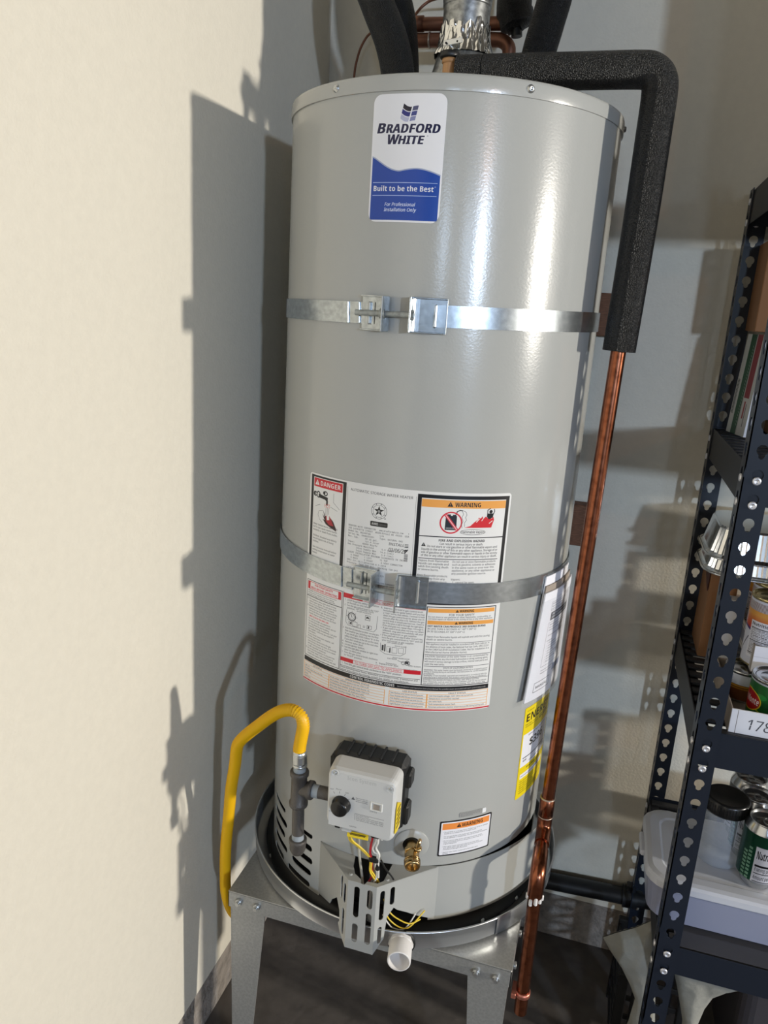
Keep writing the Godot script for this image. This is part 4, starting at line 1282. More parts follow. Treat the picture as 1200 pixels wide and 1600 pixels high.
func gas_valve(t: Node3D) -> void:
	var b := MB.new()
	b.box(Vector3(0.006, 0.741, 0.2755), Vector3(0.118, 0.118, 0.041), 0.007)
	for q in [[Vector3(0.066, 0.770, 0.277), Vector3(0.014, 0.026, 0.026)], [Vector3(0.0655, 0.709, 0.277), Vector3(0.013, 0.034, 0.026)], [Vector3(-0.052, 0.772, 0.28), Vector3(0.012, 0.03, 0.024)]]:
		b.box(q[0], q[1], 0.003)
	for k in 5:
		b.box(Vector3(-0.03 + 0.018 * k, 0.8005, 0.2755), Vector3(0.004, 0.004, 0.036), 0.001)
	var gv := part("gas_valve", b, M["black plastic"], t, "black and pale grey gas control box with a round dial")
	# pale cover: a shell with drawn-in front
	b = MB.new()
	var rings := []
	for s in [[0.2965, 0.0, 0.0], [0.300, 0.0008, 0.0], [0.326, -0.0005, -0.001], [0.3325, -0.002, -0.003], [0.335, -0.005, -0.006]]:
		var rr := []
		for p in arc_rect(-0.0465 - s[1], 0.0625 + s[1], 0.6895 - s[1], 0.7965 + s[2], 0.011):
			var cut := 0.0
			if p.y < 0.703 and p.x < -0.02: cut = 0.006
			rr.append(Vector3(p.x, p.y + cut, s[0]))
		rings.append(rr)
	b.loft(rings)
	b.box(Vector3(-0.014, 0.6895, 0.322), Vector3(0.017, 0.006, 0.016), 0.002)
	b.box(Vector3(0.047, 0.688, 0.318), Vector3(0.006, 0.008, 0.014), 0.002)
	var cover := part("cover", b, M["light grey plastic"], gv, "pale grey plastic cover")
	# printed face on the cover
	b = MB.new()
	b.quadn(Vector3(-0.041, 0.698, 0.3352), Vector3(0.057, 0.698, 0.3352), Vector3(0.057, 0.790, 0.3352), Vector3(-0.041, 0.790, 0.3352), Vector3(0, 0, 1), Vector2(0.06, 0.98), Vector2(0.95, 0.98), Vector2(0.95, 0.06), Vector2(0.06, 0.06))
	part("printed_face", b, printed("dial print", dial_print(), 0.4), gv)
	for p in [Vector3(-0.034, 0.7895, 0.333), Vector3(0.0525, 0.783, 0.332)]:
		b = MB.new()
		b.lathe([Vector2(0.0062, 0.0030), Vector2(0.0062, 0.0040), Vector2(0.0056, 0.0044), Vector2(0.0050, 0.0034), Vector2(0.0, 0.0030)], 20, turned(p + Vector3(0, 0, -0.0005), Vector3(0, 0, 1)))
		part("screw_boss", b, M["light grey plastic"], gv)
		b = MB.new()
		screw_head(b, p + Vector3(0, 0, 0.0026), Vector3(0, 0, 1), 0.0025)
		part("cover_screw", b, M["steel bolt"], gv)
	b = MB.new()
	b.lathe([Vector2(0.0150, 0.0), Vector2(0.0150, 0.003), Vector2(0.0142, 0.004), Vector2(0.0132, 0.013), Vector2(0.012, 0.0150), Vector2(0.0095, 0.0158), Vector2(0.0, 0.0160)], 36, turned(Vector3(-0.0215, 0.7375, 0.3345), Vector3(0, 0, 1)))
	b.box(Vector3(-0.0215, 0.7375, 0.3505), Vector3(0.004, 0.016, 0.002), 0.0006)
	part("dial", b, M["lid black"], gv, "round black temperature dial")
	b = MB.new()
	for q in [[-0.0085, 0, 0.0022, 0.0135], [0.0085, 0, 0.0022, 0.0135], [0, 0.0062, 0.018, 0.0018], [0, -0.0062, 0.018, 0.0018]]:
		b.box(Vector3(0.0335 + q[0], 0.748 + q[1], 0.336), Vector3(q[2], q[3], 0.0022), 0.0006)
	part("status_window", b, M["white plastic"], gv)
	b = MB.new()
	b.box(Vector3(0.0335, 0.747, 0.3353), Vector3(0.010, 0.0085, 0.001), 0.0003)
	part("status_light", b, M["grey card"], gv)
	b = MB.new()
	b.prism(PackedVector2Array([Vector2(-0.330, 0.705), Vector2(-0.315, 0.700), Vector2(-0.303, 0.703), Vector2(-0.303, 0.742), Vector2(-0.327, 0.758), Vector2(-0.330, 0.745)]), Vector3(0.0627, 0, 0), Vector3(0, 0, -1), Vector3(0, 1, 0), 0.0009)
	part("side_label", b, mat("warning yellow", Color(0.92, 0.80, 0.10), 0.4), gv, "yellow label on the right side of the box")
	b = MB.new()
	for k in 5:
		b.box(Vector3(0.0638, 0.712 + 0.0075 * k, 0.3165), Vector3(0.0004, 0.0022, 0.018), 0.0)
	part("side_lettering", b, M["black plastic"], gv)
	for q in [["igniter_button", Vector3(-0.0275, 0.697, 0.327), Vector3(0.009, 0.010, 0.012)], ["connector", Vector3(0.0335, 0.697, 0.326), Vector3(0.014, 0.014, 0.014)]]:
		b = MB.new()
		b.box(q[1], q[2], 0.0015)
		part(q[0], b, M["lid black"], gv)
	b = MB.new()
	b.box(Vector3(0.044, 0.695, 0.326), Vector3(0.0035, 0.012, 0.012), 0.001)
	part("clip", b, M["white plastic"], gv)
	# yellow tag with print and the loose wires
	b = MB.new()
	b.box(Vector3(0.0045, 0.6835, 0.3265), Vector3(0.034, 0.0088, 0.0016), 0.0005, Basis(Vector3.FORWARD, -0.04) * Basis(Vector3.RIGHT, -0.35))
	var tg := part("wire_tag", b, M["warning yellow"], gv, "small yellow tag above two yellow wires")
	b = MB.new()
	for k in 3:
		b.box(Vector3(0.0045, 0.6862 - 0.0024 * k, 0.3283 - 0.0008 * k), Vector3(0.027 - 0.003 * k, 0.0008, 0.0005), 0.0, Basis(Vector3.FORWARD, -0.04))
	part("tag_print", b, M["black plastic"], tg)
	var wires := [
		["yellow wire", 0.0014, [Vector3(-0.010, 0.681, 0.326), Vector3(-0.009, 0.668, 0.322), Vector3(0.002, 0.655, 0.315), Vector3(0.015, 0.643, 0.312), Vector3(0.0225, 0.633, 0.310), Vector3(0.0225, 0.612, 0.308), Vector3(0.025, 0.598, 0.302), Vector3(0.030, 0.575, 0.288)]],
		["yellow wire", 0.0014, [Vector3(-0.0065, 0.681, 0.326), Vector3(-0.005, 0.670, 0.323), Vector3(0.006, 0.657, 0.317), Vector3(0.018, 0.645, 0.313), Vector3(0.0245, 0.634, 0.311), Vector3(0.0245, 0.612, 0.307), Vector3(0.028, 0.598, 0.300), Vector3(0.033, 0.575, 0.286)]],
		["red wire", 0.0019, [Vector3(0.0285, 0.692, 0.326), Vector3(0.0265, 0.678, 0.321), Vector3(0.0235, 0.662, 0.316), Vector3(0.0225, 0.648, 0.313), Vector3(0.025, 0.634, 0.310), Vector3(0.025, 0.612, 0.304), Vector3(0.022, 0.585, 0.290), Vector3(0.010, 0.555, 0.284), Vector3(0.006, 0.52, 0.283)]],
		["white wire", 0.0017, [Vector3(0.034, 0.691, 0.326), Vector3(0.033, 0.678, 0.321), Vector3(0.027, 0.660, 0.315), Vector3(0.029, 0.652, 0.314), Vector3(0.0345, 0.648, 0.313), Vector3(0.0335, 0.636, 0.310), Vector3(0.031, 0.618, 0.306), Vector3(0.032, 0.598, 0.298), Vector3(0.024, 0.56, 0.288), Vector3(0.03, 0.53, 0.286)]],
		["white wire", 0.0017, [Vector3(0.037, 0.691, 0.326), Vector3(0.036, 0.676, 0.321), Vector3(0.032, 0.660, 0.315), Vector3(0.0375, 0.649, 0.314), Vector3(0.0355, 0.635, 0.310), Vector3(0.0355, 0.615, 0.305), Vector3(0.034, 0.592, 0.296)]],
		["black plastic", 0.0015, [Vector3(0.040, 0.635, 0.309), Vector3(0.045, 0.612, 0.297), Vector3(0.055, 0.588, 0.285), Vector3(0.06, 0.56, 0.27)]],
		["grey tube", 0.0021, [Vector3(0.001, 0.69, 0.315), Vector3(-0.0035, 0.655, 0.293), Vector3(-0.001, 0.62, 0.291), Vector3(0.006, 0.577, 0.290), Vector3(0.008, 0.55, 0.287)]],
		["yellow wire", 0.0012, [Vector3(0.042, 0.540, 0.281), Vector3(0.052, 0.513, 0.275), Vector3(0.067, 0.501, 0.272), Vector3(0.086, 0.495, 0.268), Vector3(0.10, 0.497, 0.255)]],
		["yellow wire", 0.0012, [Vector3(0.045, 0.520, 0.281), Vector3(0.052, 0.500, 0.276), Vector3(0.070, 0.486, 0.272), Vector3(0.086, 0.489, 0.268), Vector3(0.105, 0.510, 0.248)]],
		["white wire", 0.0012, [Vector3(0.042, 0.510, 0.281), Vector3(0.052, 0.490, 0.276), Vector3(0.060, 0.482, 0.273), Vector3(0.078, 0.484, 0.270), Vector3(0.092, 0.508, 0.258)]],
	]
	for w in wires:
		var o := part("wire", wire(w[2], w[1]), M[w[0]], t)
		o.set_meta("label", {"yellow wire": "thin yellow wire", "red wire": "red wire below the control box", "white wire": "thin white wire", "black plastic": "black wire", "grey tube": "thin grey pilot tube"}[w[0]])
	b = MB.new()
	b.box(Vector3(0.0285, 0.635, 0.3105), Vector3(0.016, 0.010, 0.0075), 0.002)
	b.box(Vector3(0.034, 0.622, 0.3065), Vector3(0.007, 0.018, 0.006), 0.002)
	part("wire_wrap", b, M["black plastic"], t, "black tape wrap round the wires")

# ------------------------------------------------------------------ earthquake straps
func straps() -> void:
	strap(1.4617, 0.0145, 0.0153, -0.0076, [-12.6, -3.4], [3.2, 14.4], "upper metal strap round the heater with a bolted clamp, above the labels", 0.0)
	strap(1.0665, 0.0165, -0.0231, -0.0023, [-10.2, -1.2], [4.6, 15.2], "lower metal strap round the heater crossing the white label, bolted clamp", 0.008)

func strap(yc: float, half: float, kx: float, kz: float, la: Array, ra: Array, label: String, stick: float) -> void:
	var t := thing("heater_strap", label, "strap", Vector3(0, yc, 0), "straps round the heater")
	var at_y := func(az: float) -> float:
		var p := cyl(az, 0, R)
		return yc + kx * p.x + kz * p.z
	var b := MB.new()
	var n := 150
	var a0: float = ra[1] - 3.2
	var a1: float = 360.0 + la[0] + 4.5
	for i in n:
		var q := []
		var w := []
		for c in [i, i + 1]:
			var az := lerpf(a0, a1, float(c) / n)
			var r := R + 0.0012
			# slight buckles beside the left clamp
			var d := absf(360.0 + la[0] - 7.0 - az)
			r += 0.0016 * exp(-d * d / 2.0) * sin(az * 2.6) + 0.0006 * exp(-d * d / 60.0)
			if c < 2 or c > n - 2: r += 0.004
			var y: float = at_y.call(az)
			q.append([cyl(az, y - half, r), cyl(az, y + half, r), cyl(az, y - half, r + 0.0013), cyl(az, y + half, r + 0.0013)])
			w.append(cyl(az, 0, 1))
		b.tri(q[0][2], q[1][2], q[1][3], w[0], w[1], w[1])
		b.tri(q[0][2], q[1][3], q[0][3], w[0], w[1], w[0])
		b.quadn(q[0][1], q[1][1], q[1][3], q[0][3], Vector3.UP)
		b.quadn(q[0][0], q[1][0], q[1][2], q[0][2], Vector3.DOWN)
	part("band", b, M["bright zinc"], t)
	# the band's doubled tail on the left
	b = MB.new()
	for az in [la[0] - 1.0, la[0] - 5.2, la[0] + 2.4]:
		var y: float = at_y.call(az)
		b.box(cyl(az, y, R + 0.0042), Vector3(0.0018, half * 2.0, 0.0022), 0.0008, Basis(Vector3.UP, deg_to_rad(az)) * Basis(Vector3(0, 0, 1), 0.06))
	part("crease", b, M["bright zinc"], t)
	for side in 2:
		var aa: Array = la if side == 0 else ra
		var mid: float = (aa[0] + aa[1]) / 2.0
		var w := deg_to_rad(aa[1] - aa[0]) * R
		var y: float = at_y.call(mid)
		var bs := Basis(Vector3.UP, deg_to_rad(mid))
		var o := cyl(mid, y, R + 0.004)
		b = MB.new()
		var h := half + 0.008
		b.box(o, Vector3(w, h * 2, 0.002), 0.0006, bs)
		for sy in [-1.0, 1.0]:
			b.box(o + bs * Vector3(0, sy * h, 0.003), Vector3(w, 0.002, 0.008), 0.0006, bs)
		# flange that takes the bolt, with a rounded root
		var sx := 1.0 if side == 0 else -1.0
		var out := 0.024 + stick
		b.box(o + bs * Vector3(sx * (w / 2 - 0.001), 0, out / 2), Vector3(0.0024, h * 2 + 0.002, out), 0.0008, bs)
		if side == 1:
			var pr := []
			for k in 7:
				var a := PI / 2 * k / 6.0
				pr.append(Vector2(0.012 * (1 - cos(a)), 0.012 * (1 - sin(a))))
			for k in 6:
				var p0 := o + bs * Vector3(-w / 2 + pr[k].x, 0, pr[k].y + 0.001)
				var p1 := o + bs * Vector3(-w / 2 + pr[k + 1].x, 0, pr[k + 1].y + 0.001)
				var nn := bs * Vector3(cos(PI / 2 * (k + 0.5) / 6.0), 0, sin(PI / 2 * (k + 0.5) / 6.0))
				var vy := Vector3.UP * h
				b.quadn(p0 - vy, p1 - vy, p1 + vy, p0 + vy, nn)
		part("clamp_bracket", b, M["bright zinc"], t)
		# slot lip where the band passes
		b = MB.new()
		b.box(o + bs * Vector3(-sx * w * 0.18, 0, 0.004), Vector3(0.004, half * 2.1, 0.005), 0.0015, bs)
		part("slot_lip", b, M["steel bolt"], t)
	var z := R + 0.019 + stick * 0.6
	var p0 := cyl(la[0] - 0.4, at_y.call(la[0]), z)
	var p1 := cyl(ra[0] + 1.6, at_y.call(ra[0]), z)
	b = MB.new()
	var pts := []
	var rad := PackedFloat32Array()
	for k in 61:
		pts.append(p0.lerp(p1, k / 60.0))
		rad.append(0.0038 + 0.0003 * (k % 2))
	b.tube(pts, rad, 12)
	b.lathe([Vector2(0.0072, 0), Vector2(0.0072, 0.001), Vector2(0.006, 0.003), Vector2(0, 0.0036)], 18, turned(p1 + (p0 - p1).normalized() * 0.001, p0 - p1))
	part("bolt", b, M["dull zinc"], t)
	b = MB.new()
	var f := p0.lerp(p1, 0.56 if stick == 0.0 else 0.5)
	var fl := cyl(la[1], at_y.call(la[1]), z)
	hexnut(b, fl - (p1 - p0).normalized() * 0.0085, fl - (p1 - p0).normalized() * 0.0012, 0.0073)
	part("nut", b, M["dull zinc"], t)

# ------------------------------------------------------------------ pipes
func foam(pts: Array, r: float) -> MB:
	var b := MB.new()
	b.tube(spline(pts, 6), r, 28)
	return b

func relief_pipe() -> void:
	var t := thing("relief_pipe", "copper relief pipe with a black foam sleeve on its upper bend, right of the heater", "pipe", Vector3(0.276, 0.31, 0.195))
	var z := 0.09
	var b := foam([Vector3(0.016, 1.800, z), Vector3(0.03, 1.800, z), Vector3(0.0535, 1.800, z)], 0.0235)
	part("foam_sleeve", b, M["black foam"], t, "black foam sleeve")
	b = foam([Vector3(0.0545, 1.800, z), Vector3(0.12, 1.8, z), Vector3(0.2, 1.8, z), Vector3(0.268, 1.8, z), Vector3(0.285, 1.797, z), Vector3(0.2955, 1.787, z), Vector3(0.2985, 1.770, z), Vector3(0.2982, 1.72, z), Vector3(0.2965, 1.6, z), Vector3(0.2915, 1.4265, z)], 0.0238)
	part("foam_sleeve", b, M["black foam"], t, "black foam sleeve")
	b = MB.new()
	rod(b, Vector3(0.0045, 1.756, z), Vector3(0.0045, 1.818, z), 0.0103, 24)
	b.lathe([Vector2(0.0103, 0), Vector2(0.0118, 0.001), Vector2(0.0118, 0.006), Vector2(0.0103, 0.007)], 24, Transform3D(Basis(), Vector3(0.0045, 1.812, z)))
	part("valve_nipple", b, M["tan plastic"], t, "tan fitting on the heater top")
	b = MB.new()
	b.lathe([Vector2(0, 0), Vector2(0.0135, 0), Vector2(0.0145, 0.002), Vector2(0.0145, 0.006), Vector2(0.0125, 0.009), Vector2(0, 0.009)], 24, Transform3D(Basis(), Vector3(0.0035, 1.819, z)))
	part("valve_cap", b, M["black plastic"], t)
	# bare copper
	b = MB.new()
	rod(b, Vector3(0.2915, 1.45, z), Vector3(0.2750, 0.655, z), 0.0111, 28)
	part("copper_pipe", b, M["copper"], t, "long bare copper pipe")
	b = MB.new()
	b.lathe([Vector2(0.0112, 0), Vector2(0.0128, 0.001), Vector2(0.0128, 0.0355), Vector2(0.0112, 0.0375)], 28, turned(Vector3(0.2749, 0.6275, z), Vector3(0.0006, 1, 0)))
	part("coupling", b, M["copper"], t)
	for y in [0.6285, 0.6645]:
		b = MB.new()
		b.lathe([Vector2(0.0112, 0), Vector2(0.0133, 0.0008), Vector2(0.0133, 0.002), Vector2(0.0112, 0.003)], 28, Transform3D(Basis(), Vector3(0.2749, y - 0.0015, z)))
		part("solder_ring", b, M["solder"], t)
	b = MB.new()
	b.tube(spline([Vector3(0.2748, 0.64, z), Vector3(0.2748, 0.622, z), Vector3(0.2750, 0.608, z + 0.004), Vector3(0.2752, 0.601, z + 0.016), Vector3(0.2755, 0.599, z + 0.04)], 6), 0.0126, 24)
	part("elbow", b, M["copper"], t)
	b = MB.new()
	rod(b, Vector3(0.2752, 0.599, z + 0.02), Vector3(0.2757, 0.597, z + 0.075), 0.0111, 24)
	part("copper_pipe", b, M["copper"], t)
	b = MB.new()
	b.tube(spline([Vector3(0.2756, 0.5975, z + 0.055), Vector3(0.2758, 0.597, z + 0.085), Vector3(0.2760, 0.590, z + 0.1), Vector3(0.2760, 0.576, z + 0.105), Vector3(0.2760, 0.55, z + 0.105)], 6), 0.0127, 24)
	part("elbow", b, M["copper"], t, "lower copper elbow")
	b = MB.new()
	for k in 9:
		var a := TAU * k / 9.0 + rng.randf_range(-0.2, 0.2)
		b.box(Vector3(0.276 + cos(a) * 0.0115, 0.5485 - rng.randf_range(0.0, 0.008), 0.195 + sin(a) * 0.0115), Vector3(0.006, rng.randf_range(0.006, 0.02), 0.006), 0.002, Basis(Vector3.UP, a))
	part("paste", b, M["pvc white"], t, "whitish smear of thread paste")
	b = MB.new()
	rod(b, Vector3(0.2760, 0.56, 0.195), Vector3(0.2770, 0.31, 0.195), 0.0111, 28)
	part("copper_pipe", b, M["copper"], t, "short lower length of copper pipe")
	b = MB.new()
	b.lathe([Vector2(0.0113, 0), Vector2(0.0131, 0.0005), Vector2(0.0131, 0.0095), Vector2(0.0113, 0.01)], 24, Transform3D(Basis(), Vector3(0.2768, 0.346, 0.195)))
	b.box(Vector3(0.2625, 0.351, 0.195), Vector3(0.008, 0.010, 0.030), 0.001)
	part("pipe_clamp", b, mat("clamp copper", Color(0.80, 0.50, 0.42), 0.4, 0.8), t)

func top_pipes() -> void:
	var t := thing("insulated_pipe", "thick black foam covered pipe bending left off the heater top", "pipe", Vector3(-0.112, 1.757, -0.05), "foam covered water pipes above the heater")
	part("foam_sleeve", foam([Vector3(-0.112, 1.757, -0.05), Vector3(-0.112, 1.80, -0.05), Vector3(-0.116, 1.845, -0.05), Vector3(-0.130, 1.89, -0.05), Vector3(-0.155, 1.94, -0.05), Vector3(-0.172, 1.98, -0.05), Vector3(-0.18, 2.05, -0.05), Vector3(-0.18, 2.3, -0.05)], 0.0275), M["black foam"], t)
	t = thing("insulated_pipe", "black foam covered pipe rising just behind the left bending one", "pipe", Vector3(-0.15, 1.95, -0.13), "foam covered water pipes above the heater")
	part("foam_sleeve", foam([Vector3(-0.122, 1.80, -0.125), Vector3(-0.128, 1.87, -0.13), Vector3(-0.138, 1.94, -0.13), Vector3(-0.155, 2.0, -0.13), Vector3(-0.165, 2.1, -0.13), Vector3(-0.165, 2.3, -0.13)], 0.026), M["black foam"], t)
	t = thing("insulated_pipe", "straight black foam covered pipe rising off the heater top right of the flue", "pipe", Vector3(0.108, 1.757, -0.06), "foam covered water pipes above the heater")
	part("foam_sleeve", foam([Vector3(0.106, 1.757, -0.06), Vector3(0.107, 1.80, -0.06), Vector3(0.110, 1.86, -0.06), Vector3(0.120, 1.91, -0.06), Vector3(0.129, 1.96, -0.06), Vector3(0.131, 2.05, -0.06), Vector3(0.131, 2.3, -0.06)], 0.0265), M["black foam"], t)
	t = thing("insulated_pipe", "short black foam end hanging behind the flue, at the top edge", "pipe", Vector3(0.05, 1.95, -0.2), "foam covered water pipes above the heater")
	part("foam_sleeve", foam([Vector3(0.052, 1.953, -0.2), Vector3(0.047, 1.97, -0.2), Vector3(0.042, 2.0, -0.2), Vector3(0.04, 2.3, -0.2)], 0.030), M["black foam"], t)
	var b := MB.new()
	rod(b, Vector3(0.050, 1.952, -0.2), Vector3(0.052, 1.935, -0.2), 0.0095, 16)
	part("pipe_end", b, M["abs black"], t)
	# flue
	t = thing("flue_duct", "shiny metal flue duct with crumpled foil tape at its base", "duct", Vector3(0.004, 1.757, 0))
	b = MB.new()
	var xf := Transform3D(Basis(), Vector3(0.004, 0, 0))
	b.lathe([Vector2(0.0355, 1.855), Vector2(0.0355, 1.913), Vector2(0.0355, 1.913), Vector2(0.0368, 1.9145), Vector2(0.0368, 1.917), Vector2(0.0358, 1.9185), Vector2(0.0372, 1.920), Vector2(0.0378, 1.930), Vector2(0.0378, HC)], 48, xf)
	part("duct", b, M["duct steel"], t)
	b = MB.new()
	b.lathe([Vector2(0.050, 1.775), Vector2(0.053, 1.78), Vector2(0.053, 1.80), Vector2(0.04, 1.848), Vector2(0.036, 1.858)], 40, xf)
	for az in [20.0, 140.0, 260.0]:
		b.box(Vector3(0.004, 0, 0) + cyl(az, 1.767, 0.05), Vector3(0.012, 0.022, 0.002), 0.0006, Basis(Vector3.UP, deg_to_rad(az)))
	part("draft_hood", b, M["duct steel"], t)
	# foil tape gathered into crumpled vertical folds
	b = MB.new()
	var f := noise(1.0, FastNoiseLite.TYPE_SIMPLEX, 2, 77)
	var rows := 14
	var cols := 120
	var at := func(i: int, k: int) -> Vector3:
		var u := float(i) / rows
		var a := TAU * (k % cols) / cols
		var fold := f.get_noise_3d(cos(a) * 5.5, u * 0.9, sin(a) * 5.5)
		var fine := f.get_noise_3d(cos(a) * 9.0 + 20.0, u * 3.0, sin(a) * 9.0)
		var r := 0.0372 + 0.0085 * pow(1.0 - u, 2.2) + 0.0042 * fold * (1.0 - 0.5 * u) + 0.0014 * fine
		var top := 0.043 + 0.010 * f.get_noise_2d(cos(a) * 2.4, sin(a) * 2.4 + 5.0)
		return Vector3(0.004 + r * sin(a), 1.845 + top * u, r * cos(a))
	var nr := func(i: int, k: int) -> Vector3:
		var dx: Vector3 = at.call(i, (k + 1) % cols) - at.call(i, (k + cols - 1) % cols)
		var dy: Vector3 = at.call(mini(i + 1, rows), k) - at.call(maxi(i - 1, 0), k)
		var o := dy.cross(dx).normalized()
		var p: Vector3 = at.call(i, k)
		return o if o.dot(Vector3(p.x - 0.004, 0, p.z)) > 0.0 else -o
	for i in rows:
		for k in cols:
			b.tri(at.call(i, k), at.call(i, k + 1), at.call(i + 1, k + 1), nr.call(i, k), nr.call(i, k + 1), nr.call(i + 1, k + 1))
			b.tri(at.call(i, k), at.call(i + 1, k + 1), at.call(i + 1, k), nr.call(i, k), nr.call(i + 1, k + 1), nr.call(i + 1, k))
	part("foil_tape", b, M["foil"], t, "crumpled shiny foil tape")
	b = MB.new()
	b.box(Vector3(-0.004, 1.855, 0.0455), Vector3(0.030, 0.008, 0.0015), 0.0005, Basis(Vector3.UP, -0.15) * Basis(Vector3(0, 0, 1), 0.1))
	part("duct_strap", b, M["aluminium"], t)
	b = MB.new()
	for x in [-0.014, 0.003]:
		rod(b, Vector3(x, 1.8545 + x * 0.1, 0.0455), Vector3(x, 1.8545 + x * 0.1, 0.0475), 0.0015, 10)
	part("strap_hole", b, M["black hollow"], t)
	# old copper pipes behind
	t = thing("copper_branch", "dark old copper pipe running level behind the flue, the upper one", "pipe", Vector3(-0.05, 1.975, -0.25))
	b = MB.new()
	rod(b, Vector3(-0.158, 1.977, -0.25), Vector3(0.05, 1.972, -0.25), 0.0115, 20)
	part("pipe", b, M["old copper"], t)
	b = MB.new()
	b.lathe([Vector2(0.0115, 0), Vector2(0.0135, 0.001), Vector2(0.0135, 0.02), Vector2(0.0115, 0.021)], 20, turned(Vector3(-0.15, 1.977, -0.25), Vector3.RIGHT))
	part("coupling", b, M["old copper"], t)
	t = thing("copper_branch", "dark old copper pipe behind the flue that elbows down, the lower one", "pipe", Vector3(-0.05, 1.948, -0.25))
	b = MB.new()
	b.tube(spline([Vector3(-0.15, 1.950, -0.25), Vector3(-0.08, 1.949, -0.25), Vector3(0.0, 1.947, -0.25), Vector3(0.018, 1.945, -0.25), Vector3(0.030, 1.936, -0.25), Vector3(0.033, 1.92, -0.25), Vector3(0.033, 1.86, -0.25)], 6), 0.0122, 20)
	part("pipe", b, M["old copper"], t)
	b = MB.new()
	b.lathe([Vector2(0.0122, 0), Vector2(0.0135, 0.0005), Vector2(0.0135, 0.003), Vector2(0.0122, 0.0035)], 20, turned(Vector3(-0.118, 1.9495, -0.25), Vector3.RIGHT))
	part("solder_ring", b, M["solder"], t)
	var w := wire([Vector3(-0.281, 1.80, -0.3), Vector3(-0.279, 1.90, -0.3), Vector3(-0.273, 1.940, -0.3), Vector3(-0.262, 1.966, -0.3), Vector3(-0.246, 1.982, -0.3), Vector3(-0.21, 1.99, -0.295), Vector3(-0.16, 1.99, -0.28)], 0.0024)
	single("ground_wire", w, M["old copper"], "thin brown copper wire arching down behind the left foam pipe", "wire", Vector3(-0.28, 1.80, -0.3))
	w = wire([Vector3(-0.156, 1.985, -0.262), Vector3(-0.154, 2.004, -0.28), Vector3(-0.142, 2.022, -0.29), Vector3(-0.12, 2.031, -0.29), Vector3(-0.06, 2.033, -0.28), Vector3(0.0, 2.04, -0.25)], 0.0026)
	single("ground_wire", w, M["old copper"], "thin brown copper wire looping up to the flue above the level pipes", "wire", Vector3(-0.156, 1.985, -0.262))

func wall_bits() -> void:
	var b := MB.new()
	b.box(Vector3(0.279, 1.48, ZB + 0.019), Vector3(0.068, 0.081, 0.038), 0.002)
	single("wood_block", b, M["raw wood"], "upper brown wooden block on the wall behind the foam covered pipe", "wood block", Vector3(0.279, 1.44, ZB + 0.019))
	b = MB.new()
	b.box(Vector3(0.264, 1.053, ZB + 0.019), Vector3(0.046, 0.088, 0.038), 0.002)
	single("wood_block", b, M["raw wood"], "lower brown wooden block on the wall behind the bare copper pipe", "wood block", Vector3(0.264, 1.009, ZB + 0.019))
	var t := thing("drain_pipe", "black plastic drain pipe running low along the back wall", "pipe", Vector3(0.4, 0.16, ZB + 0.024))
	b = MB.new()
	rod(b, Vector3(-0.3, 0.140, ZB + 0.026), Vector3(1.5, 0.246, ZB + 0.026), 0.0195, 24)
	part("pipe", b, M["abs black"], t)
	b = MB.new()
	rod(b, Vector3(0.466, 0.1853, ZB + 0.026), Vector3(0.498, 0.1872, ZB + 0.026), 0.0245, 24)
	b.box(Vector3(0.482, 0.2145, ZB + 0.028), Vector3(0.02, 0.014, 0.022), 0.002)
	part("pipe_hanger", b, M["abs black"], t)

func document_pouch() -> void:
	var t := thing("document_pouch", "clear pouch of folded white instruction booklets stuck on the heater's right side", "pouch", cyl(68, 0.862, R))
	var b := MB.new()
	sticker(b, 58.0, 80.0, 0.874, 1.073, R + 0.0030, 0.001, 0.0022, 4.2)
	part("booklet", b, M["paper"], t, "rear booklet standing highest")
	b = MB.new()
	sticker(b, 57.2, 82.0, 0.868, 1.058, R + 0.0058, 0.001, 0.0022, 4.6)
	part("booklet", b, M["grey card"], t, "grey sheet between the booklets")
	b = MB.new()
	sticker(b, 55.8, 83.0, 0.863, 1.048, R + 0.0086, 0.001, 0.0026, 5.0)
	part("booklet", b, printed("booklet print", booklet_print(), 0.5), t, "front booklet with printed lists")
	b = MB.new()
	sticker(b, 54.0, 88.0, 0.856, 1.035, R + 0.0118, 0.003, 0.0006, 4.8)
	part("clear_film", b, M["pouch film"], t)

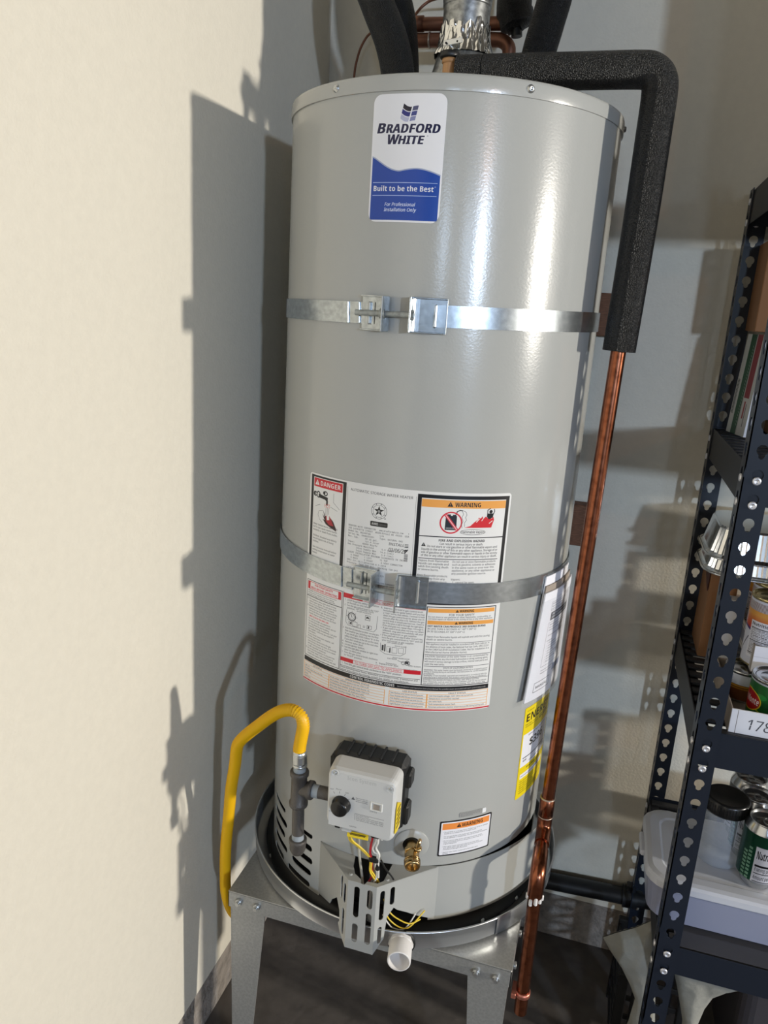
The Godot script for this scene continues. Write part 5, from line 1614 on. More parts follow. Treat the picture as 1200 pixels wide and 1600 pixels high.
func drain_pan() -> void:
	var t := thing("drain_pan", "round shallow aluminium pan under the heater, on the galvanised stand", "pan", Vector3(0.005, 0.4538, 0))
	var b := MB.new()
	var r := 0.2925
	b.lathe([Vector2(0, 0.4545), Vector2(r - 0.004, 0.4545), Vector2(r, 0.4575), Vector2(r, 0.4575), Vector2(r + 0.0005, 0.4875), Vector2(r + 0.0022, 0.4885), Vector2(r + 0.0024, 0.4903), Vector2(r + 0.0008, 0.4915), Vector2(r - 0.001, 0.4905), Vector2(r - 0.0012, 0.4885), Vector2(r - 0.0015, 0.459), Vector2(r - 0.005, 0.4558), Vector2(0, 0.4556)], 200, Transform3D(Basis(), Vector3(0.005, 0, 0)))
	part("pan", b, M["aluminium"], t)
	# overlap seam in the rim, right of the drain fitting
	b = MB.new()
	var xf := Transform3D(Basis(), Vector3(0.005, 0, 0))
	b.lathe([Vector2(r + 0.0004, 0.456), Vector2(r + 0.0016, 0.457), Vector2(r + 0.0030, 0.489), Vector2(r + 0.0022, 0.492)], 30, xf, deg_to_rad(47), deg_to_rad(72))
	part("rim_overlap", b, M["aluminium"], t)
	var o := Vector3(0.005, 0.4690, 0) + cyl(14.2, 0, r)
	var out := cyl(10.0, 0, 1)
	b = MB.new()
	b.lathe([Vector2(0.0205, -0.001), Vector2(0.0205, 0.007), Vector2(0.0188, 0.0085)], 8, turned(o, out), 0, TAU, false)
	b.lathe([Vector2(0.0188, 0.005), Vector2(0.0188, 0.0385), Vector2(0.0182, 0.0395), Vector2(0.0168, 0.0395), Vector2(0.0168, 0.0395), Vector2(0.0158, 0.004), Vector2(0.0, 0.004)], 36, turned(o, out))
	part("drain_adapter", b, M["pvc white"], t, "white plastic drain fitting at the pan's front")
	b = MB.new()
	b.lathe([Vector2(0.0, -0.0006), Vector2(0.0235, -0.0006), Vector2(0.0235, 0.0008), Vector2(0.0, 0.0008)], 24, turned(o, out))
	part("gasket", b, M["black plastic"], t)

func stand() -> void:
	var t := thing("heater_stand", "square galvanised metal stand with splayed legs carrying the heater and pan", "stand", Vector3(0.005, 0, 0.01))
	var zinc: Material = M["galvanised"]
	var x0 := -0.246
	var x1 := 0.257
	var z0 := -0.245
	var z1 := 0.263
	var b := MB.new()
	b.span(Vector3(x0, 0.4505, z0), Vector3(x1, 0.4535, z1), 0.0008)
	for q in [[Vector3(x0, 0.4205, z1 - 0.0022), Vector3(x1, 0.4525, z1)], [Vector3(x0, 0.4205, z0), Vector3(x1, 0.4525, z0 + 0.0022)], [Vector3(x0, 0.4205, z0), Vector3(x0 + 0.0022, 0.4525, z1)], [Vector3(x1 - 0.0022, 0.4205, z0), Vector3(x1, 0.4525, z1)]]:
		b.span(q[0], q[1], 0.0006)
	part("platform", b, zinc, t)
	for sx in [-1, 1]:
		for sz in [1, -1]:
			b = MB.new()
			var ox := (x0 + 0.003) if sx < 0 else (x1 - 0.003)
			var oz := (z1 - 0.003) if sz > 0 else (z0 + 0.003)
			var ix: float = -sx
			# front flange narrows downwards
			var pf := PackedVector2Array([Vector2(ox, 0.449), Vector2(ox + ix * 0.070, 0.449), Vector2(ox + ix * 0.067, 0.42), Vector2(ox + ix * 0.036, 0.0), Vector2(ox + ix * 0.011, 0.0), Vector2(ox + ix * 0.002, 0.42)])
			b.prism(pf, Vector3(0, 0, oz - (0.0022 if sz > 0 else 0.0)), Vector3(1, 0, 0), Vector3(0, 1, 0), 0.0022)
			var ps := PackedVector2Array()
			for p in pf:
				ps.append(Vector2(oz - sz * absf(p.x - ox), p.y))
			# the side flange follows the leg's slanting edge
			var e0 := Vector3(ox + ix * 0.002, 0.42, oz)
			var e1 := Vector3(ox + ix * 0.011, 0.0, oz)
			b.loft([[Vector3(ox, 0.449, oz), Vector3(ox + ix * 0.002, 0.449, oz), Vector3(ox + ix * 0.002, 0.449, oz - sz * 0.068), Vector3(ox, 0.449, oz - sz * 0.068)], [e1 + Vector3(-ix * 0.002, 0, 0), e1, e1 + Vector3(0, 0, -sz * 0.035), e1 + Vector3(-ix * 0.002, 0, -sz * 0.035)]])
			part("leg", b, zinc, t)
	for q in [Vector3(-0.2245, 0.438, z1), Vector3(-0.190, 0.438, z1), Vector3(0.201, 0.4345, z1), Vector3(0.2335, 0.4335, z1)]:
		b = MB.new()
		hexnut(b, q, q + Vector3(0, 0, 0.0055), 0.0065)
		rod(b, q, q + Vector3(0, 0, 0.010), 0.0036, 12)
		part("bolt", b, M["steel bolt"], t)
	for q in [Vector3(x1, 0.440, 0.235), Vector3(x1, 0.440, 0.165)]:
		b = MB.new()
		hexnut(b, q, q + Vector3(0.005, 0, 0), 0.006)
		part("bolt", b, M["steel bolt"], t)

func gas_line() -> void:
	var c := Vector3(-0.103, 0.7265, 0.305)
	var t := thing("gas_tee", "black iron gas tee with capped drip leg at the control box's left", "pipe fitting", c + Vector3(0, -0.121, 0))
	var b := MB.new()
	b.lathe([Vector2(0.0100, -0.032), Vector2(0.0142, -0.032), Vector2(0.0150, -0.0305), Vector2(0.0150, -0.0245), Vector2(0.0128, -0.022), Vector2(0.0125, 0.021), Vector2(0.0150, 0.0235), Vector2(0.0150, 0.0295), Vector2(0.0142, 0.031), Vector2(0.0100, 0.031)], 32, Transform3D(Basis(), c))
	b.lathe([Vector2(0.0122, 0.0), Vector2(0.0122, 0.014), Vector2(0.0150, 0.0165), Vector2(0.0150, 0.0225), Vector2(0.0142, 0.024), Vector2(0.0100, 0.024)], 32, turned(c, Vector3(1, 0.03, 0)))
	part("tee", b, M["black iron"], t)
	b = MB.new()
	rod(b, c + Vector3(0.022, 0.0007, 0), c + Vector3(0.034, 0.001, 0), 0.0106, 24)
	part("pipe_thread", b, M["thread tape"], t)
	b = MB.new()
	rod(b, c + Vector3(0.033, 0.001, 0), c + Vector3(0.062, 0.0018, 0), 0.0104, 24)
	part("nipple", b, M["black iron"], t)
	b = MB.new()
	rod(b, c + Vector3(0, 0.028, 0), c + Vector3(0, 0.041, 0), 0.0100, 24)
	part("pipe_thread", b, M["thread tape"], t)
	b = MB.new()
	b.lathe([Vector2(0.0105, 0), Vector2(0.0118, 0.001), Vector2(0.0118, 0.004), Vector2(0.0100, 0.005)], 24, Transform3D(Basis(), c + Vector3(0, 0.039, 0)))
	hexnut(b, c + Vector3(-0.0005, 0.044, 0), c + Vector3(-0.001, 0.061, 0), 0.0125)
	b.lathe([Vector2(0.0108, 0), Vector2(0.0112, 0.004), Vector2(0.0095, 0.006)], 24, Transform3D(Basis(), c + Vector3(-0.001, 0.060, 0)))
	part("flare_nut", b, M["steel bolt"], t)
	b = MB.new()
	rod(b, c + Vector3(0.001, -0.085, 0), c + Vector3(0, -0.030, 0), 0.0098, 24)
	part("drip_leg", b, M["black iron"], t)
	b = MB.new()
	rod(b, c + Vector3(0.0013, -0.097, 0), c + Vector3(0.001, -0.084, 0), 0.0100, 24)
	part("pipe_thread", b, M["thread tape"], t)
	b = MB.new()
	b.lathe([Vector2(0, -0.028), Vector2(0.0095, -0.027), Vector2(0.0128, -0.020), Vector2(0.0132, -0.009), Vector2(0.0145, -0.007), Vector2(0.0145, -0.001), Vector2(0.0138, 0), Vector2(0.010, 0)], 28, Transform3D(Basis(), c + Vector3(0.0014, -0.093, 0)))
	part("cap", b, M["black iron"], t)
	# corrugated yellow connector
	var path := spline([Vector3(-0.104, 0.786, 0.305), Vector3(-0.1045, 0.798, 0.305), Vector3(-0.1015, 0.820, 0.305), Vector3(-0.0995, 0.838, 0.305), Vector3(-0.1045, 0.8515, 0.304), Vector3(-0.118, 0.8575, 0.302), Vector3(-0.138, 0.850, 0.297), Vector3(-0.160, 0.832, 0.290), Vector3(-0.185, 0.806, 0.282), Vector3(-0.209, 0.780, 0.275), Vector3(-0.2245, 0.760, 0.270), Vector3(-0.2315, 0.744, 0.266), Vector3(-0.240, 0.705, 0.255), Vector3(-0.2535, 0.645, 0.242), Vector3(-0.2645, 0.580, 0.228), Vector3(-0.2745, 0.505, 0.219), Vector3(-0.2800, 0.440, 0.210), Vector3(-0.2815, 0.390, 0.203), Vector3(-0.2775, 0.340, 0.188), Vector3(-0.267, 0.28, 0.160), Vector3(-0.264, 0.20, 0.155), Vector3(-0.262, 0.10, 0.155), Vector3(-0.262, 0.05, 0.155), Vector3(-0.262, 0.001, 0.155)], 14)
	var even := []
	var carry := 0.0
	for i in path.size() - 1:
		var d: float = path[i].distance_to(path[i + 1])
		while carry < d:
			even.append(path[i].lerp(path[i + 1], carry / d))
			carry += 0.0009
		carry -= d
	var rad := PackedFloat32Array()
	for i in even.size():
		rad.append([0.0103, 0.0095, 0.0073, 0.0095][i % 4])
	b = MB.new()
	b.tube(even, rad, 16)
	single("gas_hose", b, M["yellow coating"], "ribbed yellow gas hose looping from the tee down behind the stand", "hose", Vector3(-0.28, 0.16, 0.2))

# ------------------------------------------------------------------ shelf unit
const ROW0 := 0.0645
const PITCH := 0.0355
const TIERS := [[0.408, 0.462], [0.806, 0.866], [1.226, 1.284], [1.650, 1.708]]

func post(t: Node3D, x: float, z: float, sx: float, sz: float, upto: float) -> void:
	# an angle post: one flange faces the room's front, one the side; both are punched with keyholes
	var w := 0.036
	var cell := [MB.new(), MB.new()]
	var holes := [keyhole(Vector2(w * 0.52, 0.0225))]
	var rect := PackedVector2Array([Vector2(0, 0), Vector2(w, 0), Vector2(w, PITCH), Vector2(0, PITCH)])
	plate(cell[0], rect, holes, func(p: Vector2, d: float) -> Vector3: return Vector3(x + sx * p.x, p.y, z + sz * d), 0.0018, 0.02)
	plate(cell[1], rect, holes, func(p: Vector2, d: float) -> Vector3: return Vector3(x - sx * d, p.y, z - sz * p.x), 0.0018, 0.02)
	var b := MB.new()
	var y := ROW0 - 0.0225
	b.span(Vector3(x, 0, z - sz * 0.0018), Vector3(x + sx * w, y, z))
	b.span(Vector3(x, 0, z - sz * w), Vector3(x + sx * 0.0018, y, z))
	while y < upto:
		for c in cell:
			for i in c.v.size():
				b.v.append(c.v[i] + Vector3(0, y, 0))
			b.n.append_array(c.n); b.uv.append_array(c.uv)
		y += PITCH
	part("post", b, M["shelf enamel"], t)

func shelf() -> void:
	var t := thing("storage_shelf", "dark blue black steel shelf unit with keyhole posts, full of tins, at the right", "shelf", Vector3(0.95, 0, -0.09))
	var x0 := 0.4825
	var x1 := 1.40
	var z1 := 0.13
	var z0 := -0.31
	post(t, x0, z1, 1, 1, 1.715)
	post(t, x0, z0, 1, -1, 1.70)
	post(t, x1, z1, -1, 1, 1.715)
	post(t, x1, z0, -1, -1, 1.70)
	var ink: Material = M["shelf enamel"]
	for k in TIERS.size():
		var lo: float = TIERS[k][0]
		var hi: float = TIERS[k][1]
		for q in [[Vector3(x0 + 0.004, lo, z1 - 0.0045), Vector3(x1 - 0.004, hi, z1 - 0.0025), Vector3(0, 0, -1)], [Vector3(x0 + 0.004, lo, z0 + 0.0025), Vector3(x1 - 0.004, hi, z0 + 0.0045), Vector3(0, 0, 1)], [Vector3(x0 + 0.0025, lo, z0 + 0.006), Vector3(x0 + 0.0045, hi, z1 - 0.006), Vector3(1, 0, 0)], [Vector3(x1 - 0.0045, lo, z0 + 0.006), Vector3(x1 - 0.0025, hi, z1 - 0.006), Vector3(-1, 0, 0)]]:
			var b := MB.new()
			b.span(q[0], q[1], 0.0006)
			var mid: Vector3 = (q[0] + q[1]) / 2.0
			var size: Vector3 = (q[1] - q[0]).abs()
			# ledge on which the deck rests
			var inward: Vector3 = q[2]
			b.box(Vector3(mid.x, hi - 0.010, mid.z) + inward * 0.010, Vector3(size.x if inward.x == 0.0 else 0.02, 0.002, size.z if inward.z == 0.0 else 0.02), 0.0005)
			part("beam", b, ink if inward.z != 0.0 else M["deck black"], t)
		# deck of bars that run along the shelf, tied by two crossbars
		var z := z0 + 0.02
		while z < z1 - 0.012:
			var b := MB.new()
			b.box(Vector3((x0 + x1) / 2, hi - 0.0055, z), Vector3(x1 - x0 - 0.014, 0.006, 0.017), 0.0015)
			part("deck_bar", b, M["deck black"], t)
			z += 0.0335
		for x in [0.62, 0.94, 1.26]:
			var b := MB.new()
			b.span(Vector3(x - 0.004, hi - 0.013, z0 + 0.012), Vector3(x + 0.004, hi - 0.0085, z1 - 0.012), 0.001)
			part("deck_crossbar", b, M["deck black"], t)
		# rivets in the left posts
		for zz in [[z1, 1.0], [z0 + 0.0018, 1.0]]:
			for r in 2:
				var hy: float = ROW0 + PITCH * floor((hi - 0.006 - ROW0) / PITCH) - PITCH * r - 0.0085
				var b := MB.new()
				var at := Vector3(x0 + 0.0187, hy, zz[0])
				b.lathe([Vector2(0.0060, 0), Vector2(0.0058, 0.0012), Vector2(0.0046, 0.0022), Vector2(0.0030, 0.0026), Vector2(0.0026, 0.0020), Vector2(0, 0.0020)], 20, turned(at, Vector3(0, 0, 1)))
				part("rivet", b, M["rivet"], t)
		for r in 2:
			for zz in [z1 - 0.0187, z0 + 0.0187]:
				var hy: float = ROW0 + PITCH * floor((hi - 0.006 - ROW0) / PITCH) - PITCH * r - 0.0085
				var b := MB.new()
				b.lathe([Vector2(0.0060, 0), Vector2(0.0058, 0.0012), Vector2(0.0046, 0.0022), Vector2(0, 0.0026)], 16, turned(Vector3(x0, hy, zz), Vector3(-1, 0, 0)))
				part("rivet", b, M["rivet"], t)
	# clear film laid on the lowest tier
	var b := MB.new()
	b.span(Vector3(x0 + 0.03, 0.4628, -0.20), Vector3(x1 - 0.03, 0.4633, z1 - 0.006))
	part("deck_liner", b, M["liner film"], t, "shiny grey film on the lowest deck")

# ------------------------------------------------------------------ goods on the shelf
func flipped(called: String, c: Canvas, rough: float, metal := 0.0) -> StandardMaterial3D:
	var m := printed(called, c, rough, metal)
	m.uv1_scale = Vector3(1, -1, 1)
	m.uv1_offset = Vector3(0, 1, 0)
	return m

func nutrition(c: Canvas, x: float, y: float, w: float, h: float) -> void:
	var K := Color(0.12, 0.12, 0.14)
	c.rect(x, y, w, h, Color(0.88, 0.88, 0.91))
	c.text("Nutrition Facts", x + w * 0.04, y + h * 0.12, h * 0.08, K, true, w * 0.9)
	for k in 9:
		c.rect(x + w * 0.04, y + h * (0.18 + 0.085 * k), w * 0.92, h * (0.02 if k % 4 == 0 else 0.006), K)
		c.text(["8 servings per container", "Amount per serving", "Calories   45", "Total Fat 3g", "Sodium 30mg", "Carbohydrate 3g", "Sugars 3g", "Protein 2g", "Vitamin D 0mcg"][k], x + w * 0.05, y + h * (0.245 + 0.085 * k), h * 0.04, K, k == 2, w * 0.7)

# a food tin: rims, lid with rings, paper label; the label turns to «face» degrees
func tin_can(called: String, label: String, at: Vector3, r: float, h: float, metal: Material, print_m: Material, face: float, group: String) -> Node3D:
	var t := thing(called, label, "can", at, group)
	var xf := Transform3D(Basis(), at)
	var b := MB.new()
	b.lathe([Vector2(0, 0.001), Vector2(r - 0.003, 0.001), Vector2(r - 0.001, 0.0), Vector2(r + 0.0004, 0.0015), Vector2(r - 0.0006, 0.004), Vector2(r - 0.0006, h - 0.005), Vector2(r + 0.0006, h - 0.0035), Vector2(r + 0.0009, h - 0.0015), Vector2(r, h), Vector2(r - 0.0022, h), Vector2(r - 0.0026, h - 0.004), Vector2(r * 0.86, h - 0.0042), Vector2(r * 0.84, h - 0.0034), Vector2(r * 0.80, h - 0.0034), Vector2(r * 0.78, h - 0.0042), Vector2(r * 0.64, h - 0.0042), Vector2(r * 0.62, h - 0.0036), Vector2(0, h - 0.0036)], 56, xf)
	part("tin_body", b, metal, t)
	b = MB.new()
	b.lathe([Vector2(r, 0.0045), Vector2(r, h - 0.0055)], 64, xf, deg_to_rad(face - 180), deg_to_rad(face + 180))
	part("paper_label", b, print_m, t)
	return t

func soda_can(label: String, at: Vector3, print_m: Material, face: float) -> Node3D:
	var t := thing("drink_can", label, "can", at, "drink cans on the plastic box")
	var xf := Transform3D(Basis(), at)
	var b := MB.new()
	b.lathe([Vector2(0.0265, 0.012), Vector2(0.033, 0.018), Vector2(0.033, 0.018), Vector2(0.033, 0.105)], 56, xf, deg_to_rad(face - 180), deg_to_rad(face + 180))
	part("can_wall", b, print_m, t)
	b = MB.new()
	b.lathe([Vector2(0, 0.006), Vector2(0.018, 0.004), Vector2(0.0235, 0.0), Vector2(0.0245, 0.001), Vector2(0.0268, 0.0125)], 48, xf)
	b.lathe([Vector2(0.033, 0.105), Vector2(0.0322, 0.109), Vector2(0.0275, 0.1185), Vector2(0.0272, 0.1195), Vector2(0.0278, 0.1215), Vector2(0.0272, 0.1225), Vector2(0.0258, 0.122), Vector2(0.0250, 0.1165), Vector2(0.0235, 0.1155), Vector2(0.0230, 0.1175), Vector2(0, 0.1175)], 48, xf)
	part("can_end", b, M["tin"], t)
	b = MB.new()
	var ring := []
	for k in 21:
		ring.append(at + Vector3(0.0062 * cos(TAU * k / 20.0), 0.1192, 0.006 + 0.0092 * sin(TAU * k / 20.0)))
	b.tube(ring, 0.0012, 8, false)
	b.box(at + Vector3(0, 0.1190, -0.002), Vector3(0.008, 0.0012, 0.010), 0.0004)
	part("pull_tab", b, M["tin"], t)
	return t

func rounded_rings(rows: Array) -> Array:
	var out := []
	for q in rows:   # x0, x1, z0, z1, corner, y
		var ring := []
		for p in arc_rect(q[0], q[1], q[2], q[3], q[4]):
			ring.append(Vector3(p.x, q[5], p.y))
		out.append(ring)
	return out

func tray(label: String, x0: float, x1: float, z0: float, z1: float, y0: float, y1: float, front: Material) -> Node3D:
	var t := thing("carton_tray", label, "box", Vector3((x0 + x1) / 2, y0, (z0 + z1) / 2))
	var b := MB.new()
	b.span(Vector3(x0, y0, z0), Vector3(x1, y0 + 0.002, z1))
	part("tray_bottom", b, M["grey card"], t)
	b = MB.new()
	b.span(Vector3(x0, y0, z0), Vector3(x0 + 0.0025, y1, z1 - 0.003), 0.0006)
	part("side_panel", b, M["grey card"], t)
	b = MB.new()
	b.span(Vector3(x1 - 0.0025, y0, z0), Vector3(x1, y1, z1 - 0.003), 0.0006)
	part("side_panel", b, M["grey card"], t)
	b = MB.new()
	b.span(Vector3(x0, y0, z0), Vector3(x1, y1, z0 + 0.0025), 0.0006)
	part("back_panel", b, M["grey card"], t)
	b = MB.new()
	b.span(Vector3(x0 + 0.0005, y0, z1 - 0.0027), Vector3(x1, y1, z1 - 0.0002), 0.0006)
	part("front_panel", b, M["white card"], t)
	b = MB.new()
	b.quadn(Vector3(x0 + 0.001, y0 + 0.0006, z1), Vector3(x1 - 0.001, y0 + 0.0006, z1), Vector3(x1 - 0.001, y1 - 0.0006, z1), Vector3(x0 + 0.001, y1 - 0.0006, z1), Vector3(0, 0, 1), Vector2(0, 1), Vector2(1, 1), Vector2(1, 0), Vector2(0, 0))
	part("front_print", b, front, t)
	return t

func shelf_goods() -> void:
	var K := Color(0.12, 0.12, 0.14)
	var b: MB
	# --- lowest tier: a long lidded plastic box, things stand on its lid
	var t := thing("plastic_box", "long frosted plastic storage box with a rounded lid, on the lowest shelf tier", "box", Vector3(0.68, 0.4635, -0.015))
	b = MB.new()
	b.loft(rounded_rings([[0.474, 0.895, -0.105, 0.070, 0.03, 0.4640], [0.466, 0.903, -0.113, 0.078, 0.04, 0.470], [0.460, 0.909, -0.119, 0.085, 0.04, 0.538]]))
	part("box_body", b, M["frosted body"], t)
	b = MB.new()
	b.loft(rounded_rings([[0.4565, 0.912, -0.1225, 0.0885, 0.042, 0.536], [0.4545, 0.914, -0.1245, 0.0905, 0.044, 0.538], [0.4545, 0.914, -0.1245, 0.0905, 0.044, 0.549], [0.458, 0.911, -0.121, 0.087, 0.042, 0.5535], [0.466, 0.903, -0.113, 0.079, 0.036, 0.5555], [0.482, 0.887, -0.097, 0.063, 0.028, 0.5555], [0.486, 0.883, -0.093, 0.059, 0.026, 0.5535]]))
	b.box(Vector3(0.452, 0.543, -0.016), Vector3(0.010, 0.011, 0.060), 0.003)
	part("box_lid", b, M["frosted plastic"], t)
	# clear jar with a black screw lid
	var jc := Vector3(0.577, 0.5537, -0.012)
	t = thing("jar", "clear empty plastic jar with a wide black screw lid, on the frosted box", "jar", jc)
	var xf := Transform3D(Basis(), jc)
	b = MB.new()
	b.lathe([Vector2(0, 0.003), Vector2(0.025, 0.002), Vector2(0.033, 0.0), Vector2(0.0365, 0.004), Vector2(0.037, 0.01), Vector2(0.037, 0.04), Vector2(0.0362, 0.042), Vector2(0.0362, 0.046), Vector2(0.037, 0.048), Vector2(0.037, 0.078), Vector2(0.0362, 0.08), Vector2(0.0362, 0.083), Vector2(0.0368, 0.086), Vector2(0.034, 0.097), Vector2(0.0335, 0.108)], 48, xf)
	part("jar_body", b, M["clear plastic"], t)
	b = MB.new()
	var prof := [Vector2(0.034, 0.101), Vector2(0.0372, 0.101), Vector2(0.0376, 0.103), Vector2(0.0376, 0.122), Vector2(0.036, 0.125), Vector2(0.034, 0.1258), Vector2(0.030, 0.1248), Vector2(0, 0.1245)]
	b.lathe(prof, 48, xf)
	for k in 48:
		var a := TAU * k / 48.0
		b.box(jc + Vector3(sin(a) * 0.0376, 0.112, cos(a) * 0.0376), Vector3(0.0018, 0.018, 0.0014), 0.0005, Basis(Vector3.UP, a))
	part("jar_lid", b, M["lid black"], t)
	# green drink cans in a row
	var g := Canvas.new(self, 207, 100, 5.0, Color(0.05, 0.25, 0.17))
	nutrition(g, 112, 8, 60, 70)
	for k in 9:
		g.rect(112, 80 + k * 2.1, 60, 1.2 if k % 2 else 0.6, Color(0.82, 0.83, 0.87))
	for k in 30:
		g.rect(92, 14 + k * 2.6, 7, 1.6, Color(0.50, 0.66, 0.55)); g.rect(101, 10 + k * 2.7, 6, 1.7, Color(0.48, 0.64, 0.53))
	g.rect(30, 20, 40, 60, Color(0.78, 0.80, 0.76)); g.text("GINGER ALE", 50, 54, 8, Color(0.05, 0.3, 0.18), true, 36, 0, true)
	var gm := flipped("green can print", g, 0.25, 0.5)
	soda_can("green drink can with a white facts panel, at the front of its row", Vector3(0.634, 0.5556, 0.030), gm, -42)
	soda_can("green drink can in the middle of the row behind the front green can", Vector3(0.630, 0.5556, -0.040), gm, -70)
	var dk := Canvas.new(self, 207, 100, 3.0, Color(0.42, 0.44, 0.47))
	nutrition(dk, 60, 8, 60, 80)
	dk.rect(130, 0, 77, 100, Color(0.12, 0.15, 0.16))
	soda_can("grey and black drink can at the back of the row beside the jar", Vector3(0.628, 0.5556, -0.098), flipped("grey can print", dk, 0.3, 0.5), 0)
	# --- second tier: printed trays of tins
	var f := Canvas.new(self, 360, 42, 4.0, Color(0.88, 0.89, 0.92))
	f.text("1783", 22, 31, 18, Color(0.28, 0.29, 0.32), false, 50, 0.1)
	for k in 9:
		f.rect(22 + k * 5.6, 21.5 + (k % 3), 3.4, 0.9, Color(0.88, 0.89, 0.92))
	f.rect(8.8, 0, 0.8, 42, Color(0.35, 0.33, 0.33))
	tray("white carton tray with 1783 printed on the front, on the second shelf tier", 0.530, 0.89, -0.085, 0.112, 0.8620, 0.9035, printed("tray print", f, 0.6))
	var dm := Canvas.new(self, 236, 70, 4.0, Color(0.06, 0.36, 0.13))
	for k in 26:
		dm.disc(8 + k * 9.0, 18 + 30 * ((k * 7) % 5) / 5.0, 9, [Color(0.09, 0.45, 0.18), Color(0.16, 0.52, 0.22), Color(0.05, 0.28, 0.12)][k % 3], 5)
	dm.rect(0, 0, 236, 3, Color(0.72, 0.74, 0.76))
	dm.stroke([Vector2(110, 46), Vector2(160, 60), Vector2(236, 64)], 1.2, Color(0.80, 0.80, 0.15))
	dm.disc(100, 36, 27, Color(0.86, 0.74, 0.12), 19)
	dm.disc(100, 36, 25, Color(0.66, 0.07, 0.09), 17.2)
	dm.text("Del Monte", 100, 41, 11, Color(0.92, 0.90, 0.88), true, 46, 0.1, true)
	tin_can("food_can", "green tin with a red oval badge, standing in the 1783 tray at the front", Vector3(0.600, 0.8645, 0.048), 0.0370, 0.0775, M["tin"], flipped("green tin print", dm, 0.3), -52, "tins on the second tier")
	var bl := Canvas.new(self, 214, 60, 4.0, Color(0.46, 0.26, 0.12))
	bl.rect(0, 0, 214, 24, Color(0.80, 0.82, 0.86))
	for k in 12:
		bl.rect(40 + (k % 2) * 6, 3 + k * 1.9, 70, 1.0, Color(0.25, 0.36, 0.62) if k < 6 else Color(0.3, 0.3, 0.36))
	bl.rect(0, 25, 214, 4, Color(0.78, 0.55, 0.18)); bl.rect(0, 31, 214, 3, Color(0.70, 0.48, 0.15))
	bl.rect(40, 37, 30, 22, Color(0.55, 0.52, 0.5)); bl.rect(75, 36, 40, 24, Color(0.45, 0.09, 0.10))
	tin_can("food_can", "blue, white and brown tin half hidden behind the green tin with the red badge", Vector3(0.570, 0.8645, -0.028), 0.0335, 0.0545, M["tin"], flipped("brown tin print", bl, 0.35), -60, "tins on the second tier")
	tin_can("food_can", "second blue and brown tin hidden deeper in the 1783 tray", Vector3(0.645, 0.8645, -0.035), 0.0335, 0.0545, M["tin"], M["brown tin print"], 30, "tins on the second tier")
	var side := Canvas.new(self, 200, 56, 4.0, Color(0.72, 0.70, 0.68))
	side.frame(60, 8, 90, 40, 1.5, K); side.rect(66, 14, 78, 28, Color(0.42, 0.43, 0.48))
	side.lines(["EVAPORATED", "FILLED MILK"], 64, 54, 6, 4, K)
	var pl := Canvas.new(self, 360, 56, 1.0, Color(0.89, 0.89, 0.92))
	pl.rect(0, 22, 360, 0.8, Color(0.72, 0.72, 0.74))
	t = tray("plain white carton tray holding gold rimmed tins, above the 1783 tray", 0.570, 0.93, -0.265, -0.004, 0.9205, 0.9665, printed("plain tray print", pl, 0.55))
	b = MB.new()
	b.quadn(Vector3(0.5697, 0.921, -0.262), Vector3(0.5697, 0.921, -0.008), Vector3(0.5697, 0.966, -0.008), Vector3(0.5697, 0.966, -0.262), Vector3(-1, 0, 0), Vector2(0, 1), Vector2(1, 1), Vector2(1, 0), Vector2(0, 0))
	part("side_print", b, printed("tray side print", side, 0.6), t)
	var md := Canvas.new(self, 236, 108, 4.0, Color(0.82, 0.83, 0.88))
	for k in 118:
		md.rect(k * 2.0, 4, 1.0, 14, Color(0.42, 0.27, 0.18))
	for k in 40:
		md.rect(0, 18 + k, 236, 1.1, Color(0.85, 0.60, 0.26).lerp(Color(0.70, 0.13, 0.10), clampf((k - 6) / 26.0, 0, 1)))
	var sw := []
	for k in 41:
		sw.append(Vector2(k * 5.9, 52 + 5 * sin(k * 0.32)))
	var field := sw.duplicate()
	field.append(Vector2(236, 72)); field.append(Vector2(0, 72))
	md.poly(field, Color(0.82, 0.83, 0.88))
	md.stroke(sw, 4, Color(0.22, 0.14, 0.40))
	md.poly([Vector2(64, 30), Vector2(84, 25), Vector2(98, 30), Vector2(96, 48), Vector2(72, 50)], Color(0.85, 0.80, 0.78)); md.poly([Vector2(66, 31), Vector2(84, 27), Vector2(96, 31), Vector2(94, 46), Vector2(73, 48)], Color(0.68, 0.10, 0.10))
	md.text("LECHE", 81, 41, 6, Color(0.9, 0.88, 0.86), true, 22, 0.1, true)
	md.text("CREMA DE", 66, 74, 6, K, true, 30); md.text("LECHE", 68, 83, 6, K, true, 24)
	md.stroke([Vector2(112, 64), Vector2(100, 84), Vector2(92, 104)], 2.0, Color(0.3, 0.3, 0.38))
	nutrition(md, 114, 34, 62, 62)
	var mm := flipped("cream tin print", md, 0.4)
	var can := tin_can("food_can", "gold rimmed tin with an orange to red band, front of the white tray", Vector3(0.596, 0.9230, -0.044), 0.0365, 0.122, M["gold tin"], mm, -58, "tins on the second tier")
	copy_of(can, Vector3(0.611, 0.9230, -0.122), "second gold rimmed tin from the front in the white tray").set_meta("group", "tins on the second tier")
	copy_of(can, Vector3(0.613, 0.9230, -0.199), "third gold rimmed tin from the front in the white tray").set_meta("group", "tins on the second tier")
	copy_of(can, Vector3(0.672, 0.9230, -0.060), "gold rimmed tin beside the front tin in the white tray, at the picture's edge").set_meta("group", "tins on the second tier")
	# brown carton between the posts, with foil pans lying upside down on it
	t = thing("brown_carton", "tall brown carton standing between the left posts on the second tier", "box", Vector3(0.53, 0.862, -0.23))
	b = MB.new()
	b.span(Vector3(0.511, 0.8622, -0.285), Vector3(0.560, 1.040, -0.175), 0.001)
	part("carton_body", b, M["cardboard"], t)
	b = MB.new()
